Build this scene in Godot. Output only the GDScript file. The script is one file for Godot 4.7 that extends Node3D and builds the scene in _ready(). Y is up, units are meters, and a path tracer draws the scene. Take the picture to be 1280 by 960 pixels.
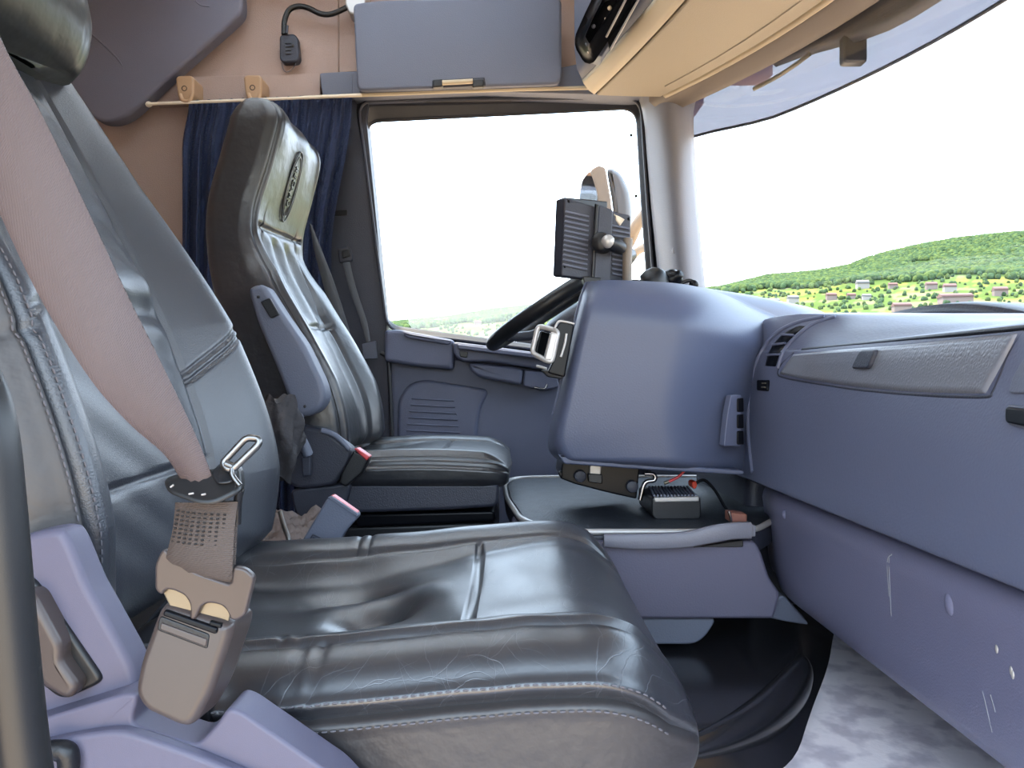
extends Node3D
# Interior of a truck cab seen through the open passenger door. y is up, the truck drives towards +x, the driver's door lies at -z.
const F := 950.0        # focal length in pixels of the 1280 x 960 frame
const YC := 0.56        # camera height above the cab floor
var M := {}
var off := {}
var names := {}
var rng := RandomNumberGenerator.new()

# ---------------------------------------------------------------- helpers: placing
func P(x: float, y: float, d: float) -> Vector3:          # a pixel and a distance along -z
	return Vector3((x - 640.0) * d / F, YC - (y - 480.0) * d / F, -d)
func W(x: float, y: float, d: float) -> Vector3:          # metres from the camera's height
	return Vector3(x, YC + y, -d)
func numbered(n: String) -> String:
	if not names.has(n):
		names[n] = 0
		return n
	names[n] += 1
	return "%s_%03d" % [n, names[n]]
func thing(called: String, label: String, category: String, at: Vector3, group := "") -> Node3D:
	var o := Node3D.new()
	o.name = numbered(called)
	add_child(o)
	o.position = at
	off[o] = at
	o.set_meta("label", label)
	o.set_meta("category", category)
	if group != "":
		o.set_meta("group", group)
	return o
func structure(called: String, label: String, at := Vector3.ZERO) -> Node3D:
	var o := Node3D.new()
	o.name = called
	add_child(o)
	o.position = at
	off[o] = at
	o.set_meta("kind", "structure")
	o.set_meta("label", label)
	return o
func part(st: SurfaceTool, called: String, mat: Material, parent: Node3D, label := "") -> MeshInstance3D:
	var o := MeshInstance3D.new()
	o.name = called
	o.mesh = st.commit()
	o.material_override = mat
	parent.add_child(o, true)
	o.position = -off.get(parent, Vector3.ZERO)
	off[o] = Vector3.ZERO
	if label != "":
		o.set_meta("label", label)
	return o
func S() -> SurfaceTool:
	var st := SurfaceTool.new()
	st.begin(Mesh.PRIMITIVE_TRIANGLES)
	return st

# ---------------------------------------------------------------- helpers: shapes
func tri(st: SurfaceTool, a: Vector3, b: Vector3, c: Vector3, na: Vector3, nb: Vector3, nc: Vector3, ua := Vector2.ZERO, ub := Vector2.ZERO, uc := Vector2.ZERO) -> void:
	if (b - a).cross(c - a).dot(na + nb + nc) > 0.0:
		st.set_normal(na); st.set_uv(ua); st.add_vertex(a)
		st.set_normal(nc); st.set_uv(uc); st.add_vertex(c)
		st.set_normal(nb); st.set_uv(ub); st.add_vertex(b)
	else:
		st.set_normal(na); st.set_uv(ua); st.add_vertex(a)
		st.set_normal(nb); st.set_uv(ub); st.add_vertex(b)
		st.set_normal(nc); st.set_uv(uc); st.add_vertex(c)
func rounded(pts: Array, r: float, seg := 4, closed := true) -> PackedVector3Array:
	var out := PackedVector3Array()
	var n := pts.size()
	for i in n:
		var p: Vector3 = pts[i]
		if r <= 0.0 or (not closed and (i == 0 or i == n - 1)):
			out.append(p)
			continue
		var a: Vector3 = pts[(i + n - 1) % n]
		var b: Vector3 = pts[(i + 1) % n]
		var ra := minf(r, p.distance_to(a) * 0.45)
		var rb := minf(r, p.distance_to(b) * 0.45)
		var pa := p + (a - p).normalized() * ra
		var pb := p + (b - p).normalized() * rb
		for k in seg + 1:
			var t := float(k) / seg
			out.append(pa.lerp(p, t).lerp(p.lerp(pb, t), t))
	return out
func loop(pts: Array, d: float, r := 0.006, seg := 4) -> PackedVector3Array:   # Vector2 pixels at distance d, or Vector3 (pixel, pixel, distance)
	var w := []
	for p in pts:
		w.append(P(p.x, p.y, p.z if p is Vector3 else d))
	return rounded(w, r, seg)
func wloop(pts: Array, d: float, r := 0.006, seg := 4) -> PackedVector3Array:   # Vector2 metres at distance d
	var w := []
	for p in pts:
		w.append(W(p.x, p.y, d))
	return rounded(w, r, seg)
func newell(ring: PackedVector3Array) -> Vector3:
	var n := Vector3.ZERO
	for i in ring.size():
		n += ring[i].cross(ring[(i + 1) % ring.size()])
	return n.normalized()
func cap(st: SurfaceTool, ring: PackedVector3Array, n: Vector3, shape := PackedVector3Array()) -> void:
	var ax := n.cross(Vector3.UP if absf(n.y) < 0.9 else Vector3.RIGHT).normalized()
	var ay := n.cross(ax)
	var flat := PackedVector2Array()
	for p in ring:
		flat.append(Vector2(p.dot(ax), p.dot(ay)))
	var idx := Geometry2D.triangulate_polygon(flat)
	if idx.is_empty() and shape.size() == ring.size():      # the inset outline crosses itself at a tight corner: use the plain outline's triangles
		var plain := PackedVector2Array()
		for p in shape:
			plain.append(Vector2(p.dot(ax), p.dot(ay)))
		idx = Geometry2D.triangulate_polygon(plain)
	if idx.is_empty():
		print("no cap ", ring.size())
	for i in range(0, idx.size(), 3):
		tri(st, ring[idx[i]], ring[idx[i + 1]], ring[idx[i + 2]], n, n, n, flat[idx[i]], flat[idx[i + 1]], flat[idx[i + 2]])
func slab(st: SurfaceTool, ring0: PackedVector3Array, by: Vector3, bevel := 0.002, seg := 3) -> void:   # an outline given thickness, with rounded rims
	var ring := PackedVector3Array()
	for i in ring0.size():
		if ring0[i].distance_to(ring0[(i + 1) % ring0.size()]) > 1e-6:
			ring.append(ring0[i])
	var n := ring.size()
	var fn := newell(ring)
	if fn.dot(by) > 0.0:
		fn = -fn
	var outs := PackedVector3Array()
	var mit := PackedFloat32Array()
	var turn := signf(newell(ring).dot(fn))
	for i in n:
		var e0 := (ring[i] - ring[(i + n - 1) % n]).normalized()
		var e1 := (ring[(i + 1) % n] - ring[i]).normalized()
		var n0 := e0.cross(fn) * turn
		var n1 := e1.cross(fn) * turn
		var m := (n0 + n1).normalized()
		outs.append(m)
		mit.append(1.0 / maxf(0.5, m.dot(n1)))
	var rows := []
	var nors := []
	var th := by.length()
	var b := minf(bevel, th * 0.49)
	for k in seg + 1:
		var a := PI / 2 * k / seg
		var r := PackedVector3Array(); var q := PackedVector3Array()
		for i in n:
			r.append(ring[i] - outs[i] * mit[i] * b * (1.0 - sin(a)) + by / th * b * (1.0 - cos(a)))
			q.append((outs[i] * sin(a) + fn * cos(a)).normalized())
		rows.append(r); nors.append(q)
	for k in seg + 1:
		var a := PI / 2 * k / seg
		var r := PackedVector3Array(); var q := PackedVector3Array()
		for i in n:
			r.append(ring[i] + by - outs[i] * mit[i] * b * (1.0 - cos(a)) - by / th * b * (1.0 - sin(a)))
			q.append((outs[i] * cos(a) - fn * sin(a)).normalized())
		rows.append(r); nors.append(q)
	cap(st, rows[0], fn, ring)
	cap(st, rows[-1], -fn, ring)
	for k in rows.size() - 1:
		for i in n:
			var j := (i + 1) % n
			tri(st, rows[k][i], rows[k][j], rows[k + 1][j], nors[k][i], nors[k][j], nors[k + 1][j])
			tri(st, rows[k][i], rows[k + 1][j], rows[k + 1][i], nors[k][i], nors[k + 1][j], nors[k + 1][i])
func block(st: SurfaceTool, c: Vector3, size: Vector3, bevel := 0.003, rot := Basis.IDENTITY) -> void:   # a box with rounded edges
	var hx := size.x / 2; var hy := size.y / 2
	var ring := []
	for q in [Vector2(-1, -1), Vector2(1, -1), Vector2(1, 1), Vector2(-1, 1)]:
		ring.append(c + rot * Vector3(q.x * hx, q.y * hy, size.z / 2))
	slab(st, rounded(ring, bevel * 1.5, 3), rot * Vector3(0, 0, -size.z), bevel, 2)
func grid(st: SurfaceTool, rows: Array, closed_u := false, closed_v := false, toward = null, uv_scale := 1.0, caps := false) -> void:
	var nv := rows.size()
	var nu: int = rows[0].size()
	var nor := []
	var mid := Vector3.ZERO
	for r in rows:
		for p in r:
			mid += p
	mid /= nv * nu
	var vote := 0.0
	for j in nv:
		var q := PackedVector3Array()
		var j0 := (j + nv - 1) % nv if closed_v else maxi(j - 1, 0)
		var j1 := (j + 1) % nv if closed_v else mini(j + 1, nv - 1)
		for i in nu:
			var i0 := (i + nu - 1) % nu if closed_u else maxi(i - 1, 0)
			var i1 := (i + 1) % nu if closed_u else mini(i + 1, nu - 1)
			var du: Vector3 = rows[j][i1] - rows[j][i0]
			var dv: Vector3 = rows[j1][i] - rows[j0][i]
			var n := du.cross(dv)
			n = n.normalized() if n.length_squared() > 1e-18 else Vector3.ZERO
			q.append(n)
			vote += n.dot(rows[j][i] - mid) if toward == null else n.dot(toward - rows[j][i])
		nor.append(q)
	var sg := 1.0 if vote >= 0.0 else -1.0
	for j in nv:
		for i in nu:
			nor[j][i] *= sg
			if nor[j][i] == Vector3.ZERO:
				nor[j][i] = (rows[j][i] - mid).normalized()
	var ul := PackedFloat32Array([0.0]); var vl := PackedFloat32Array([0.0])
	for i in nu:
		ul.append(ul[i] + rows[nv / 2][i].distance_to(rows[nv / 2][(i + 1) % nu]))
	for j in nv:
		vl.append(vl[j] + rows[j][nu / 2].distance_to(rows[(j + 1) % nv][nu / 2]))
	for j in (nv if closed_v else nv - 1):
		var k := (j + 1) % nv
		for i in (nu if closed_u else nu - 1):
			var m := (i + 1) % nu
			var ua := Vector2(ul[i], vl[j]) * uv_scale; var ub := Vector2(ul[i + 1], vl[j]) * uv_scale
			var uc := Vector2(ul[i + 1], vl[j + 1]) * uv_scale; var ud := Vector2(ul[i], vl[j + 1]) * uv_scale
			tri(st, rows[j][i], rows[j][m], rows[k][m], nor[j][i], nor[j][m], nor[k][m], ua, ub, uc)
			tri(st, rows[j][i], rows[k][m], rows[k][i], nor[j][i], nor[k][m], nor[k][i], ua, uc, ud)
	if caps:
		for e in [0, nv - 1]:
			var n := newell(rows[e])
			var inner: Vector3 = rows[1 if e == 0 else nv - 2][0]
			if n.dot(rows[e][0] - inner) < 0.0:
				n = -n
			cap(st, rows[e], n)
func smooth(pts: Array, per := 6) -> Array:          # Catmull-Rom through the points
	var out := []
	for i in pts.size() - 1:
		var p0 = pts[maxi(i - 1, 0)]; var p1 = pts[i]; var p2 = pts[i + 1]; var p3 = pts[mini(i + 2, pts.size() - 1)]
		for k in per:
			var t := float(k) / per
			out.append(0.5 * (2.0 * p1 + (p2 - p0) * t + (2.0 * p0 - 5.0 * p1 + 4.0 * p2 - p3) * t * t + (3.0 * p1 - p0 - 3.0 * p2 + p3) * t * t * t))
	out.append(pts[-1])
	return out
func tube(st: SurfaceTool, pts: Array, r, sides := 8, flat := 1.0, flat_dir := Vector3.ZERO) -> void:   # r: number or array
	var n := pts.size()
	var rows := []
	var up := Vector3.ZERO
	for i in n:
		var t: Vector3 = (pts[mini(i + 1, n - 1)] - pts[maxi(i - 1, 0)]).normalized()
		if i == 0:
			up = t.cross(Vector3.UP if absf(t.y) < 0.9 else Vector3.RIGHT).normalized()
			if flat_dir != Vector3.ZERO:
				up = (flat_dir - t * flat_dir.dot(t)).normalized()
		else:
			up = (up - t * up.dot(t)).normalized()
		var side := t.cross(up)
		var rr: float = r[i] if r is Array else r
		var row := PackedVector3Array()
		for k in sides:
			var a := TAU * k / sides
			row.append(pts[i] + up * cos(a) * rr * flat + side * sin(a) * rr)
		rows.append(row)
	grid2(st, rows, pts)
func grid2(st: SurfaceTool, rows: Array, mids: Array) -> void:   # a closed tube: normals away from its own axis, rounded-off ends
	var n := rows.size()
	var s: int = rows[0].size()
	for j in n - 1:
		for i in s:
			var m := (i + 1) % s
			var a: Vector3 = (rows[j][i] - mids[j]).normalized(); var b: Vector3 = (rows[j][m] - mids[j]).normalized()
			var c: Vector3 = (rows[j + 1][m] - mids[j + 1]).normalized(); var d: Vector3 = (rows[j + 1][i] - mids[j + 1]).normalized()
			tri(st, rows[j][i], rows[j][m], rows[j + 1][m], a, b, c)
			tri(st, rows[j][i], rows[j + 1][m], rows[j + 1][i], a, c, d)
	for e in [0, n - 1]:
		var nn: Vector3 = (mids[e] - mids[1 if e == 0 else n - 2]).normalized()
		for i in s:
			tri(st, mids[e], rows[e][i], rows[e][(i + 1) % s], nn, nn, nn)
func tube_loop(st: SurfaceTool, pts: Array, r: float, sides := 8) -> void:
	var q := pts.duplicate(); q.append(pts[0]); q.append(pts[1])
	tube(st, q, r, sides)
func ellipsoid(st: SurfaceTool, c: Vector3, r: Vector3, b := Basis.IDENTITY, nu := 16, nv := 10) -> void:
	var rows := []
	for j in nv + 1:
		var a := PI * j / nv
		var row := PackedVector3Array()
		for i in nu:
			var t := TAU * i / nu
			row.append(c + b * Vector3(r.x * sin(a) * cos(t), r.y * cos(a), r.z * sin(a) * sin(t)))
		rows.append(row)
	grid(st, rows, true)
func lathe(st: SurfaceTool, c: Vector3, axis: Vector3, prof: Array, sides := 20) -> void:   # prof: Vector2(radius, along the axis)
	var ax := axis.normalized()
	var u := ax.cross(Vector3.UP if absf(ax.y) < 0.9 else Vector3.RIGHT).normalized()
	var v := ax.cross(u)
	var rows := []
	for p in prof:
		var row := PackedVector3Array()
		for i in sides:
			var t := TAU * i / sides
			row.append(c + ax * p.y + (u * cos(t) + v * sin(t)) * p.x)
		rows.append(row)
	grid(st, rows, true)
func px(pts: Array, d: float) -> Array:               # pixels at distance d (or with their own) to points
	var out := []
	for p in pts:
		out.append(P(p.x, p.y, p.z if p is Vector3 else d))
	return out
func wire(pts: Array, d: float, r: float, sides := 8, per := 5) -> SurfaceTool:
	var st := S()
	tube(st, smooth(px(pts, d), per), r, sides)
	return st
func plate(pts: Array, d: float, thick: float, r := 0.006, bevel := 0.002) -> SurfaceTool:   # outline at distance d, thickness away from the door opening
	var st := S()
	slab(st, loop(pts, d, r), Vector3(0, 0, -thick), bevel)
	return st
func interp(xs: Array, ys: Array, x: float) -> float:
	if x <= xs[0]:
		return ys[0]
	for i in xs.size() - 1:
		if x <= xs[i + 1]:
			var t: float = (x - xs[i]) / (xs[i + 1] - xs[i])
			return lerpf(ys[i], ys[i + 1], t)
	return ys[-1]
func hermite(xs: Array, ys: Array, x: float) -> float:   # interp with smooth joints
	var n := xs.size()
	if x <= xs[0]:
		return ys[0]
	for i in n - 1:
		if x <= xs[i + 1]:
			var h: float = xs[i + 1] - xs[i]
			var t: float = (x - xs[i]) / h
			var m0: float = (ys[i + 1] - ys[maxi(i - 1, 0)]) / (xs[i + 1] - xs[maxi(i - 1, 0)])
			var m1: float = (ys[mini(i + 2, n - 1)] - ys[i]) / (xs[mini(i + 2, n - 1)] - xs[i])
			return ys[i] * (2 * t * t * t - 3 * t * t + 1) + m0 * h * (t * t * t - 2 * t * t + t) + ys[i + 1] * (3 * t * t - 2 * t * t * t) + m1 * h * (t * t * t - t * t)
	return ys[-1]
func gauss(x: float, w: float) -> float:
	return exp(-x * x / (w * w))
func stitches(st: SurfaceTool, path: Array, step: float, length: float, r: float, lift: Vector3) -> void:   # short thread runs along a path
	var acc := 0.0
	for i in path.size() - 1:
		var a: Vector3 = path[i]; var b: Vector3 = path[i + 1]
		var l := a.distance_to(b)
		while acc < l:
			var c := a.lerp(b, acc / l) + lift
			var t := (b - a).normalized() * length / 2
			tube(st, [c - t, c - t * 0.5 + lift * 0.25, c + t * 0.5 + lift * 0.25, c + t], [r * 0.5, r, r, r * 0.5], 4)
			acc += step
		acc -= l

# ---------------------------------------------------------------- helpers: materials
func noise_image(size: int, kind: int, freq: float, sd: int, octaves := 3, stretch := 1.0, warp := 0.0) -> Image:
	var n := FastNoiseLite.new()
	n.seed = sd
	n.noise_type = kind as FastNoiseLite.NoiseType
	n.frequency = freq
	n.fractal_octaves = octaves
	if kind == FastNoiseLite.TYPE_CELLULAR:
		n.cellular_return_type = FastNoiseLite.RETURN_DISTANCE2_SUB
		n.fractal_type = FastNoiseLite.FRACTAL_NONE if octaves <= 1 else FastNoiseLite.FRACTAL_FBM
	if warp > 0.0:
		n.domain_warp_enabled = true
		n.domain_warp_amplitude = warp
		n.domain_warp_frequency = freq * 1.3
	var im := n.get_seamless_image(size, size)
	im.convert(Image.FORMAT_RGBA8)
	if stretch != 1.0:
		im.resize(size, int(size * stretch))
	return im
func normals_of(im: Image, strength: float) -> ImageTexture:
	var c: Image = im.duplicate()
	c.bump_map_to_normal_map(strength)
	return ImageTexture.create_from_image(c)
func mat(c: Color, rough: float, metal := 0.0, nt: Texture2D = null, ns := 0.5, tri_scale := 10.0) -> StandardMaterial3D:
	var m := StandardMaterial3D.new()
	m.albedo_color = c
	m.roughness = rough
	m.metallic = metal
	if nt:
		m.normal_enabled = true
		m.normal_texture = nt
		m.normal_scale = ns
		m.uv1_triplanar = true
		m.uv1_world_triplanar = true
		m.uv1_scale = Vector3.ONE * tri_scale
	return m
func speckle(c: Color, c2: Color, im: Image, at: float, soft: float) -> ImageTexture:   # two tones mixed by a noise picture
	var w := im.get_width(); var h := im.get_height()
	var src := im.get_data()
	var data := PackedByteArray()
	data.resize(w * h * 4)
	for i in w * h:
		var t := clampf((src[i * 4] / 255.0 - at) / soft + 0.5, 0.0, 1.0)
		data[i * 4] = int(lerpf(c.r, c2.r, t) * 255); data[i * 4 + 1] = int(lerpf(c.g, c2.g, t) * 255); data[i * 4 + 2] = int(lerpf(c.b, c2.b, t) * 255); data[i * 4 + 3] = 255
	return ImageTexture.create_from_image(Image.create_from_data(w, h, false, Image.FORMAT_RGBA8, data))

func make_materials() -> void:
	var grain := noise_image(512, FastNoiseLite.TYPE_CELLULAR, 0.035, 3, 1)
	var grain_n := normals_of(grain, 3.0)
	var fine := noise_image(512, FastNoiseLite.TYPE_SIMPLEX_SMOOTH, 0.06, 5, 3)
	var fine_n := normals_of(fine, 4.0)
	var hide := noise_image(1024, FastNoiseLite.TYPE_CELLULAR, 0.03, 8, 2)
	var hide_n := normals_of(hide, 3.0)
	var fold := noise_image(512, FastNoiseLite.TYPE_SIMPLEX_SMOOTH, 0.012, 11, 4)
	var fold_n := normals_of(fold, 14.0)
	var blot := noise_image(512, FastNoiseLite.TYPE_SIMPLEX, 0.008, 14, 5)
	# grained dashboard plastic in blue-grey, and its darker and lighter relatives
	M.housing = mat(Color(0.285, 0.31, 0.395), 0.46, 0.0, grain_n, 0.3, 13.0)  # the dash plastic toned darker, standing in for weaker light on the housing
	M.box = mat(Color(0.33, 0.325, 0.40), 0.55, 0.0, fine_n, 0.35, 9.0)
	M.dash = mat(Color(0.335, 0.355, 0.44), 0.44, 0.0, grain_n, 0.45, 13.0)
	M.lid = mat(Color(0.43, 0.44, 0.475), 0.30, 0.0, grain_n, 0.6, 13.0)  # the dash plastic toned paler, standing in for light on the lid
	M.grey = mat(Color(0.36, 0.38, 0.44), 0.55, 0.0, fine_n, 0.35, 9.0)
	M.strap_grey = mat(Color(0.42, 0.42, 0.46), 0.5, 0.0, fine_n, 0.3, 9.0)
	M.light_grey = mat(Color(0.52, 0.53, 0.56), 0.5, 0.0, fine_n, 0.3, 9.0)
	M.lower = mat(Color(0.40, 0.405, 0.50), 0.42, 0.0, fine_n, 0.3, 12.0)
	M.pillar = mat(Color(0.46, 0.46, 0.49), 0.5, 0.0, fine_n, 0.35, 9.0)
	M.seat_plastic = mat(Color(0.35, 0.34, 0.41), 0.55, 0.0, fine_n, 0.3, 40.0)
	M.charcoal = mat(Color(0.18, 0.19, 0.235), 0.5, 0.0, fine_n, 0.4, 9.0)
	M.dark_door = mat(Color(0.335, 0.355, 0.44), 0.5, 0.0, fine_n, 0.4, 9.0)
	M.black = mat(Color(0.07, 0.075, 0.09), 0.42, 0.0, fine_n, 0.3, 12.0)
	M.gloss_black = mat(Color(0.045, 0.05, 0.07), 0.3)
	M.gloss_black.metallic_specular = 0.3
	M.rubber = mat(Color(0.09, 0.10, 0.125), 0.6, 0.0, fine_n, 0.4, 14.0)
	M.seal = mat(Color(0.13, 0.135, 0.16), 0.4, 0.0, fine_n, 0.2, 9.0)
	M.handle_black = mat(Color(0.10, 0.10, 0.105), 0.42, 0.0, fine_n, 0.15, 40.0)
	M.buckle = mat(Color(0.27, 0.235, 0.225), 0.34, 0.0, fine_n, 0.08, 40.0)
	M.tan_wall = mat(Color(0.655, 0.575, 0.54), 0.85, 0.0, fine_n, 0.7, 8.0)
	M.tan_shelf = mat(Color(0.585, 0.545, 0.475), 0.65, 0.0, fine_n, 0.5, 10.0)
	M.tan_trim = mat(Color(0.74, 0.68, 0.57), 0.5, 0.0, fine_n, 0.2, 10.0)
	M.hook = mat(Color(0.66, 0.54, 0.42), 0.45)
	M.taupe = mat(Color(0.44, 0.40, 0.36), 0.55, 0.0, fine_n, 0.3, 9.0)
	M.chrome = mat(Color(0.62, 0.62, 0.63), 0.18, 1.0)
	M.steel = mat(Color(0.50, 0.49, 0.48), 0.32, 1.0, fine_n, 0.15, 20.0)
	M.silver = mat(Color(0.70, 0.69, 0.68), 0.38, 0.4)
	M.brass = mat(Color(0.47, 0.45, 0.40), 0.35, 0.6)
	M.red = mat(Color(0.78, 0.16, 0.20), 0.4)
	M.red.clearcoat_enabled = true
	M.orange = mat(Color(0.85, 0.27, 0.17), 0.5)
	M.brown_clip = mat(Color(0.48, 0.30, 0.25), 0.5)
	M.cream = mat(Color(0.87, 0.82, 0.74), 0.4)
	M.paper = mat(Color(0.52, 0.47, 0.45), 0.9, 0.0, fold_n, 0.8, 5.0)
	M.bag = mat(Color(0.20, 0.19, 0.20), 0.75, 0.0, fold_n, 0.8, 7.0)
	M.thread = mat(Color(0.36, 0.35, 0.37), 0.7)
	M.thread_dark = mat(Color(0.13, 0.12, 0.12), 0.8)
	M.mat_rubber = mat(Color(0.17, 0.19, 0.22), 0.5, 0.0, fine_n, 0.5, 6.0)
	M.mat_rubber.albedo_texture = speckle(Color(0.75, 0.77, 0.8), Color(1, 1, 1), blot, 0.5, 0.5)
	M.tunnel = mat(Color(0.13, 0.13, 0.145), 0.20, 0.0, fine_n, 0.03, 5.0)
	M.tunnel.metallic_specular = 0.8
	M.floor = mat(Color(1, 1, 1), 0.5, 0.0, fine_n, 0.08, 3.0)
	M.floor.albedo_texture = speckle(Color(0.74, 0.72, 0.76), Color(0.90, 0.88, 0.90), blot, 0.42, 0.35)
	M.headliner = mat(Color(0.80, 0.75, 0.69), 0.9, 0.0, fine_n, 0.6, 8.0)
	M.padded = mat(Color(0.39, 0.39, 0.44), 0.7, 0.0, fine_n, 0.6, 10.0)
	# leather: creased hide for the two seats; the worn cushion is cut by pale crazing where the finish has cracked
	M.leather = mat(Color(0.165, 0.175, 0.205), 0.40, 0.0, hide_n, 1.2, 13.0)
	M.leather2 = mat(Color(0.12, 0.125, 0.145), 0.36, 0.0, fold_n, 0.13, 3.0)
	M.head_leather = mat(Color(0.15, 0.155, 0.155), 0.38, 0.0, fold_n, 0.10, 3.0)
	M.leather_side = mat(Color(0.165, 0.148, 0.15), 0.52, 0.0, fold_n, 0.16, 7.0)  # same leather, its brown tint stands in for warm light bounced from outside
	M.worn = mat(Color(1, 1, 1), 0.33, 0.0, hide_n, 0.5, 6.0)
	M.worn.uv1_triplanar = false
	M.worn.uv1_world_triplanar = false
	for k in ["leather", "leather2", "head_leather", "worn", "leather_side"]:
		M[k].metallic_specular = 0.9 if k == "worn" or k == "leather" else 0.65
	# webbing: fine ribs across the strap
	var rib := Image.create(64, 64, false, Image.FORMAT_RGBA8)
	for y in 64:
		for x in 64:
			var v := 0.5 + 0.32 * sin(TAU * y / 8.0) + 0.18 * sin(TAU * (x + y * 0.5) / 16.0)
			rib.set_pixel(x, y, Color(v, v, v))
	var rib_n := normals_of(rib, 3.0)
	M.web = mat(Color(0.34, 0.295, 0.295), 0.6)
	M.web.normal_enabled = true
	M.web.normal_texture = rib_n
	M.web.normal_scale = 0.7
	M.web.uv1_scale = Vector3(90, 90, 1)
	M.web_lap = M.web.duplicate()
	M.web_lap.albedo_color = Color(0.27, 0.23, 0.21)
	M.web_grey = M.web.duplicate()
	M.web_grey.albedo_color = Color(0.25, 0.26, 0.28)
	# curtain: crinkled navy cloth
	M.curtain = mat(Color(0.075, 0.135, 0.27), 0.75, 0.0, null)
	M.curtain.normal_enabled = true
	M.curtain.normal_texture = normals_of(noise_image(256, FastNoiseLite.TYPE_SIMPLEX_SMOOTH, 0.05, 21, 3), 8.0)
	M.curtain.normal_scale = 0.8
	M.curtain.uv1_scale = Vector3(5, 22, 1)
	M.curtain.rim_enabled = true
	M.curtain.rim = 0.3
	# glass
	M.glass = mat(Color(0.30, 0.36, 0.36), 0.02)
	M.glass.transparency = BaseMaterial3D.TRANSPARENCY_ALPHA
	M.glass.albedo_color.a = 0.01
	M.visor = mat(Color(0.50, 0.46, 0.60), 0.05)
	M.visor.transparency = BaseMaterial3D.TRANSPARENCY_ALPHA
	M.visor.albedo_color.a = 0.70
	M.hatch = mat(Color(0.93, 0.94, 0.95), 0.6)
	M.hatch.backlight_enabled = true
	M.hatch.backlight = Color(0.95, 0.96, 0.97)
	M.mirror = mat(Color(0.9, 0.92, 0.93), 0.04, 1.0)
	M.screen = mat(Color(0.02, 0.025, 0.03), 0.08)
	# outside
	M.land = mat(Color(1, 1, 1), 0.95)
	M.land.vertex_color_use_as_albedo = true
	M.leaf = mat(Color(1, 1, 1), 0.9)
	M.leaf.vertex_color_use_as_albedo = true
	M.leaf.metallic_specular = 0.05
	M.land.metallic_specular = 0.05
	M.house_wall = mat(Color(0.52, 0.50, 0.48), 0.9)
	M.house_pink = mat(Color(0.46, 0.40, 0.38), 0.9)
	M.roof_red = mat(Color(0.40, 0.29, 0.27), 0.9)
	M.roof_grey = mat(Color(0.38, 0.37, 0.37), 0.9)
	M.yard = mat(Color(0.80, 0.68, 0.55), 0.95, 0.0, fold_n, 0.5, 1.0)
	M.body_paint = mat(Color(0.30, 0.31, 0.33), 0.4)

# ================================================================ scene
func _ready() -> void:
	rng.seed = 20240
	# camera in the open passenger door, level, looking across the cab at the driver's door
	var cam := Camera3D.new()
	cam.name = "camera"
	cam.fov = rad_to_deg(2.0 * atan(480.0 / F))
	cam.near = 0.02
	cam.far = 6000.0
	add_child(cam)
	cam.position = Vector3(0, YC, 0)
	cam.current = true
	# bright, thinly clouded sky
	var env := Environment.new()
	var sky := Sky.new()
	var sm := ProceduralSkyMaterial.new()
	sm.sky_top_color = Color(0.80, 0.90, 1.0)
	sm.sky_horizon_color = Color(1.0, 1.0, 1.0)
	sm.ground_horizon_color = Color(0.80, 0.78, 0.74)
	sm.ground_bottom_color = Color(0.52, 0.49, 0.45)
	sm.sky_curve = 0.12
	sm.sun_angle_max = 1.0
	sm.energy_multiplier = SKY
	sky.sky_material = sm
	env.background_mode = Environment.BG_SKY
	env.sky = sky
	env.ambient_light_source = Environment.AMBIENT_SOURCE_DISABLED
	env.tonemap_mode = Environment.TONE_MAPPER_LINEAR
	env.tonemap_exposure = EXPOSURE
	env.sdfgi_enabled = true
	env.ssao_enabled = true
	env.ssil_enabled = true
	var we := WorldEnvironment.new()
	we.name = "world_environment"
	we.environment = env
	add_child(we)
	# hazy sun high over the driver's side
	var sun := DirectionalLight3D.new()
	sun.name = "sun"
	sun.light_energy = SUN
	sun.light_color = Color(1.0, 0.94, 0.84)
	sun.light_angular_distance = 1.5
	sun.shadow_enabled = true
	add_child(sun)
	sun.look_at_from_position(Vector3.ZERO, Vector3(0.30, -1.0, 0.42), Vector3.FORWARD)
	make_materials()
	build_outside()
	build_shell()
	build_door()
	build_front()
	build_dash()
	build_binnacle()
	build_console()
	build_passenger_seat()
	build_belt()
	build_driver_seat()
	build_rear_items()
	build_details()
const SKY := 7.0
const SUN := 4.5
const EXPOSURE := 1.12

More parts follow.
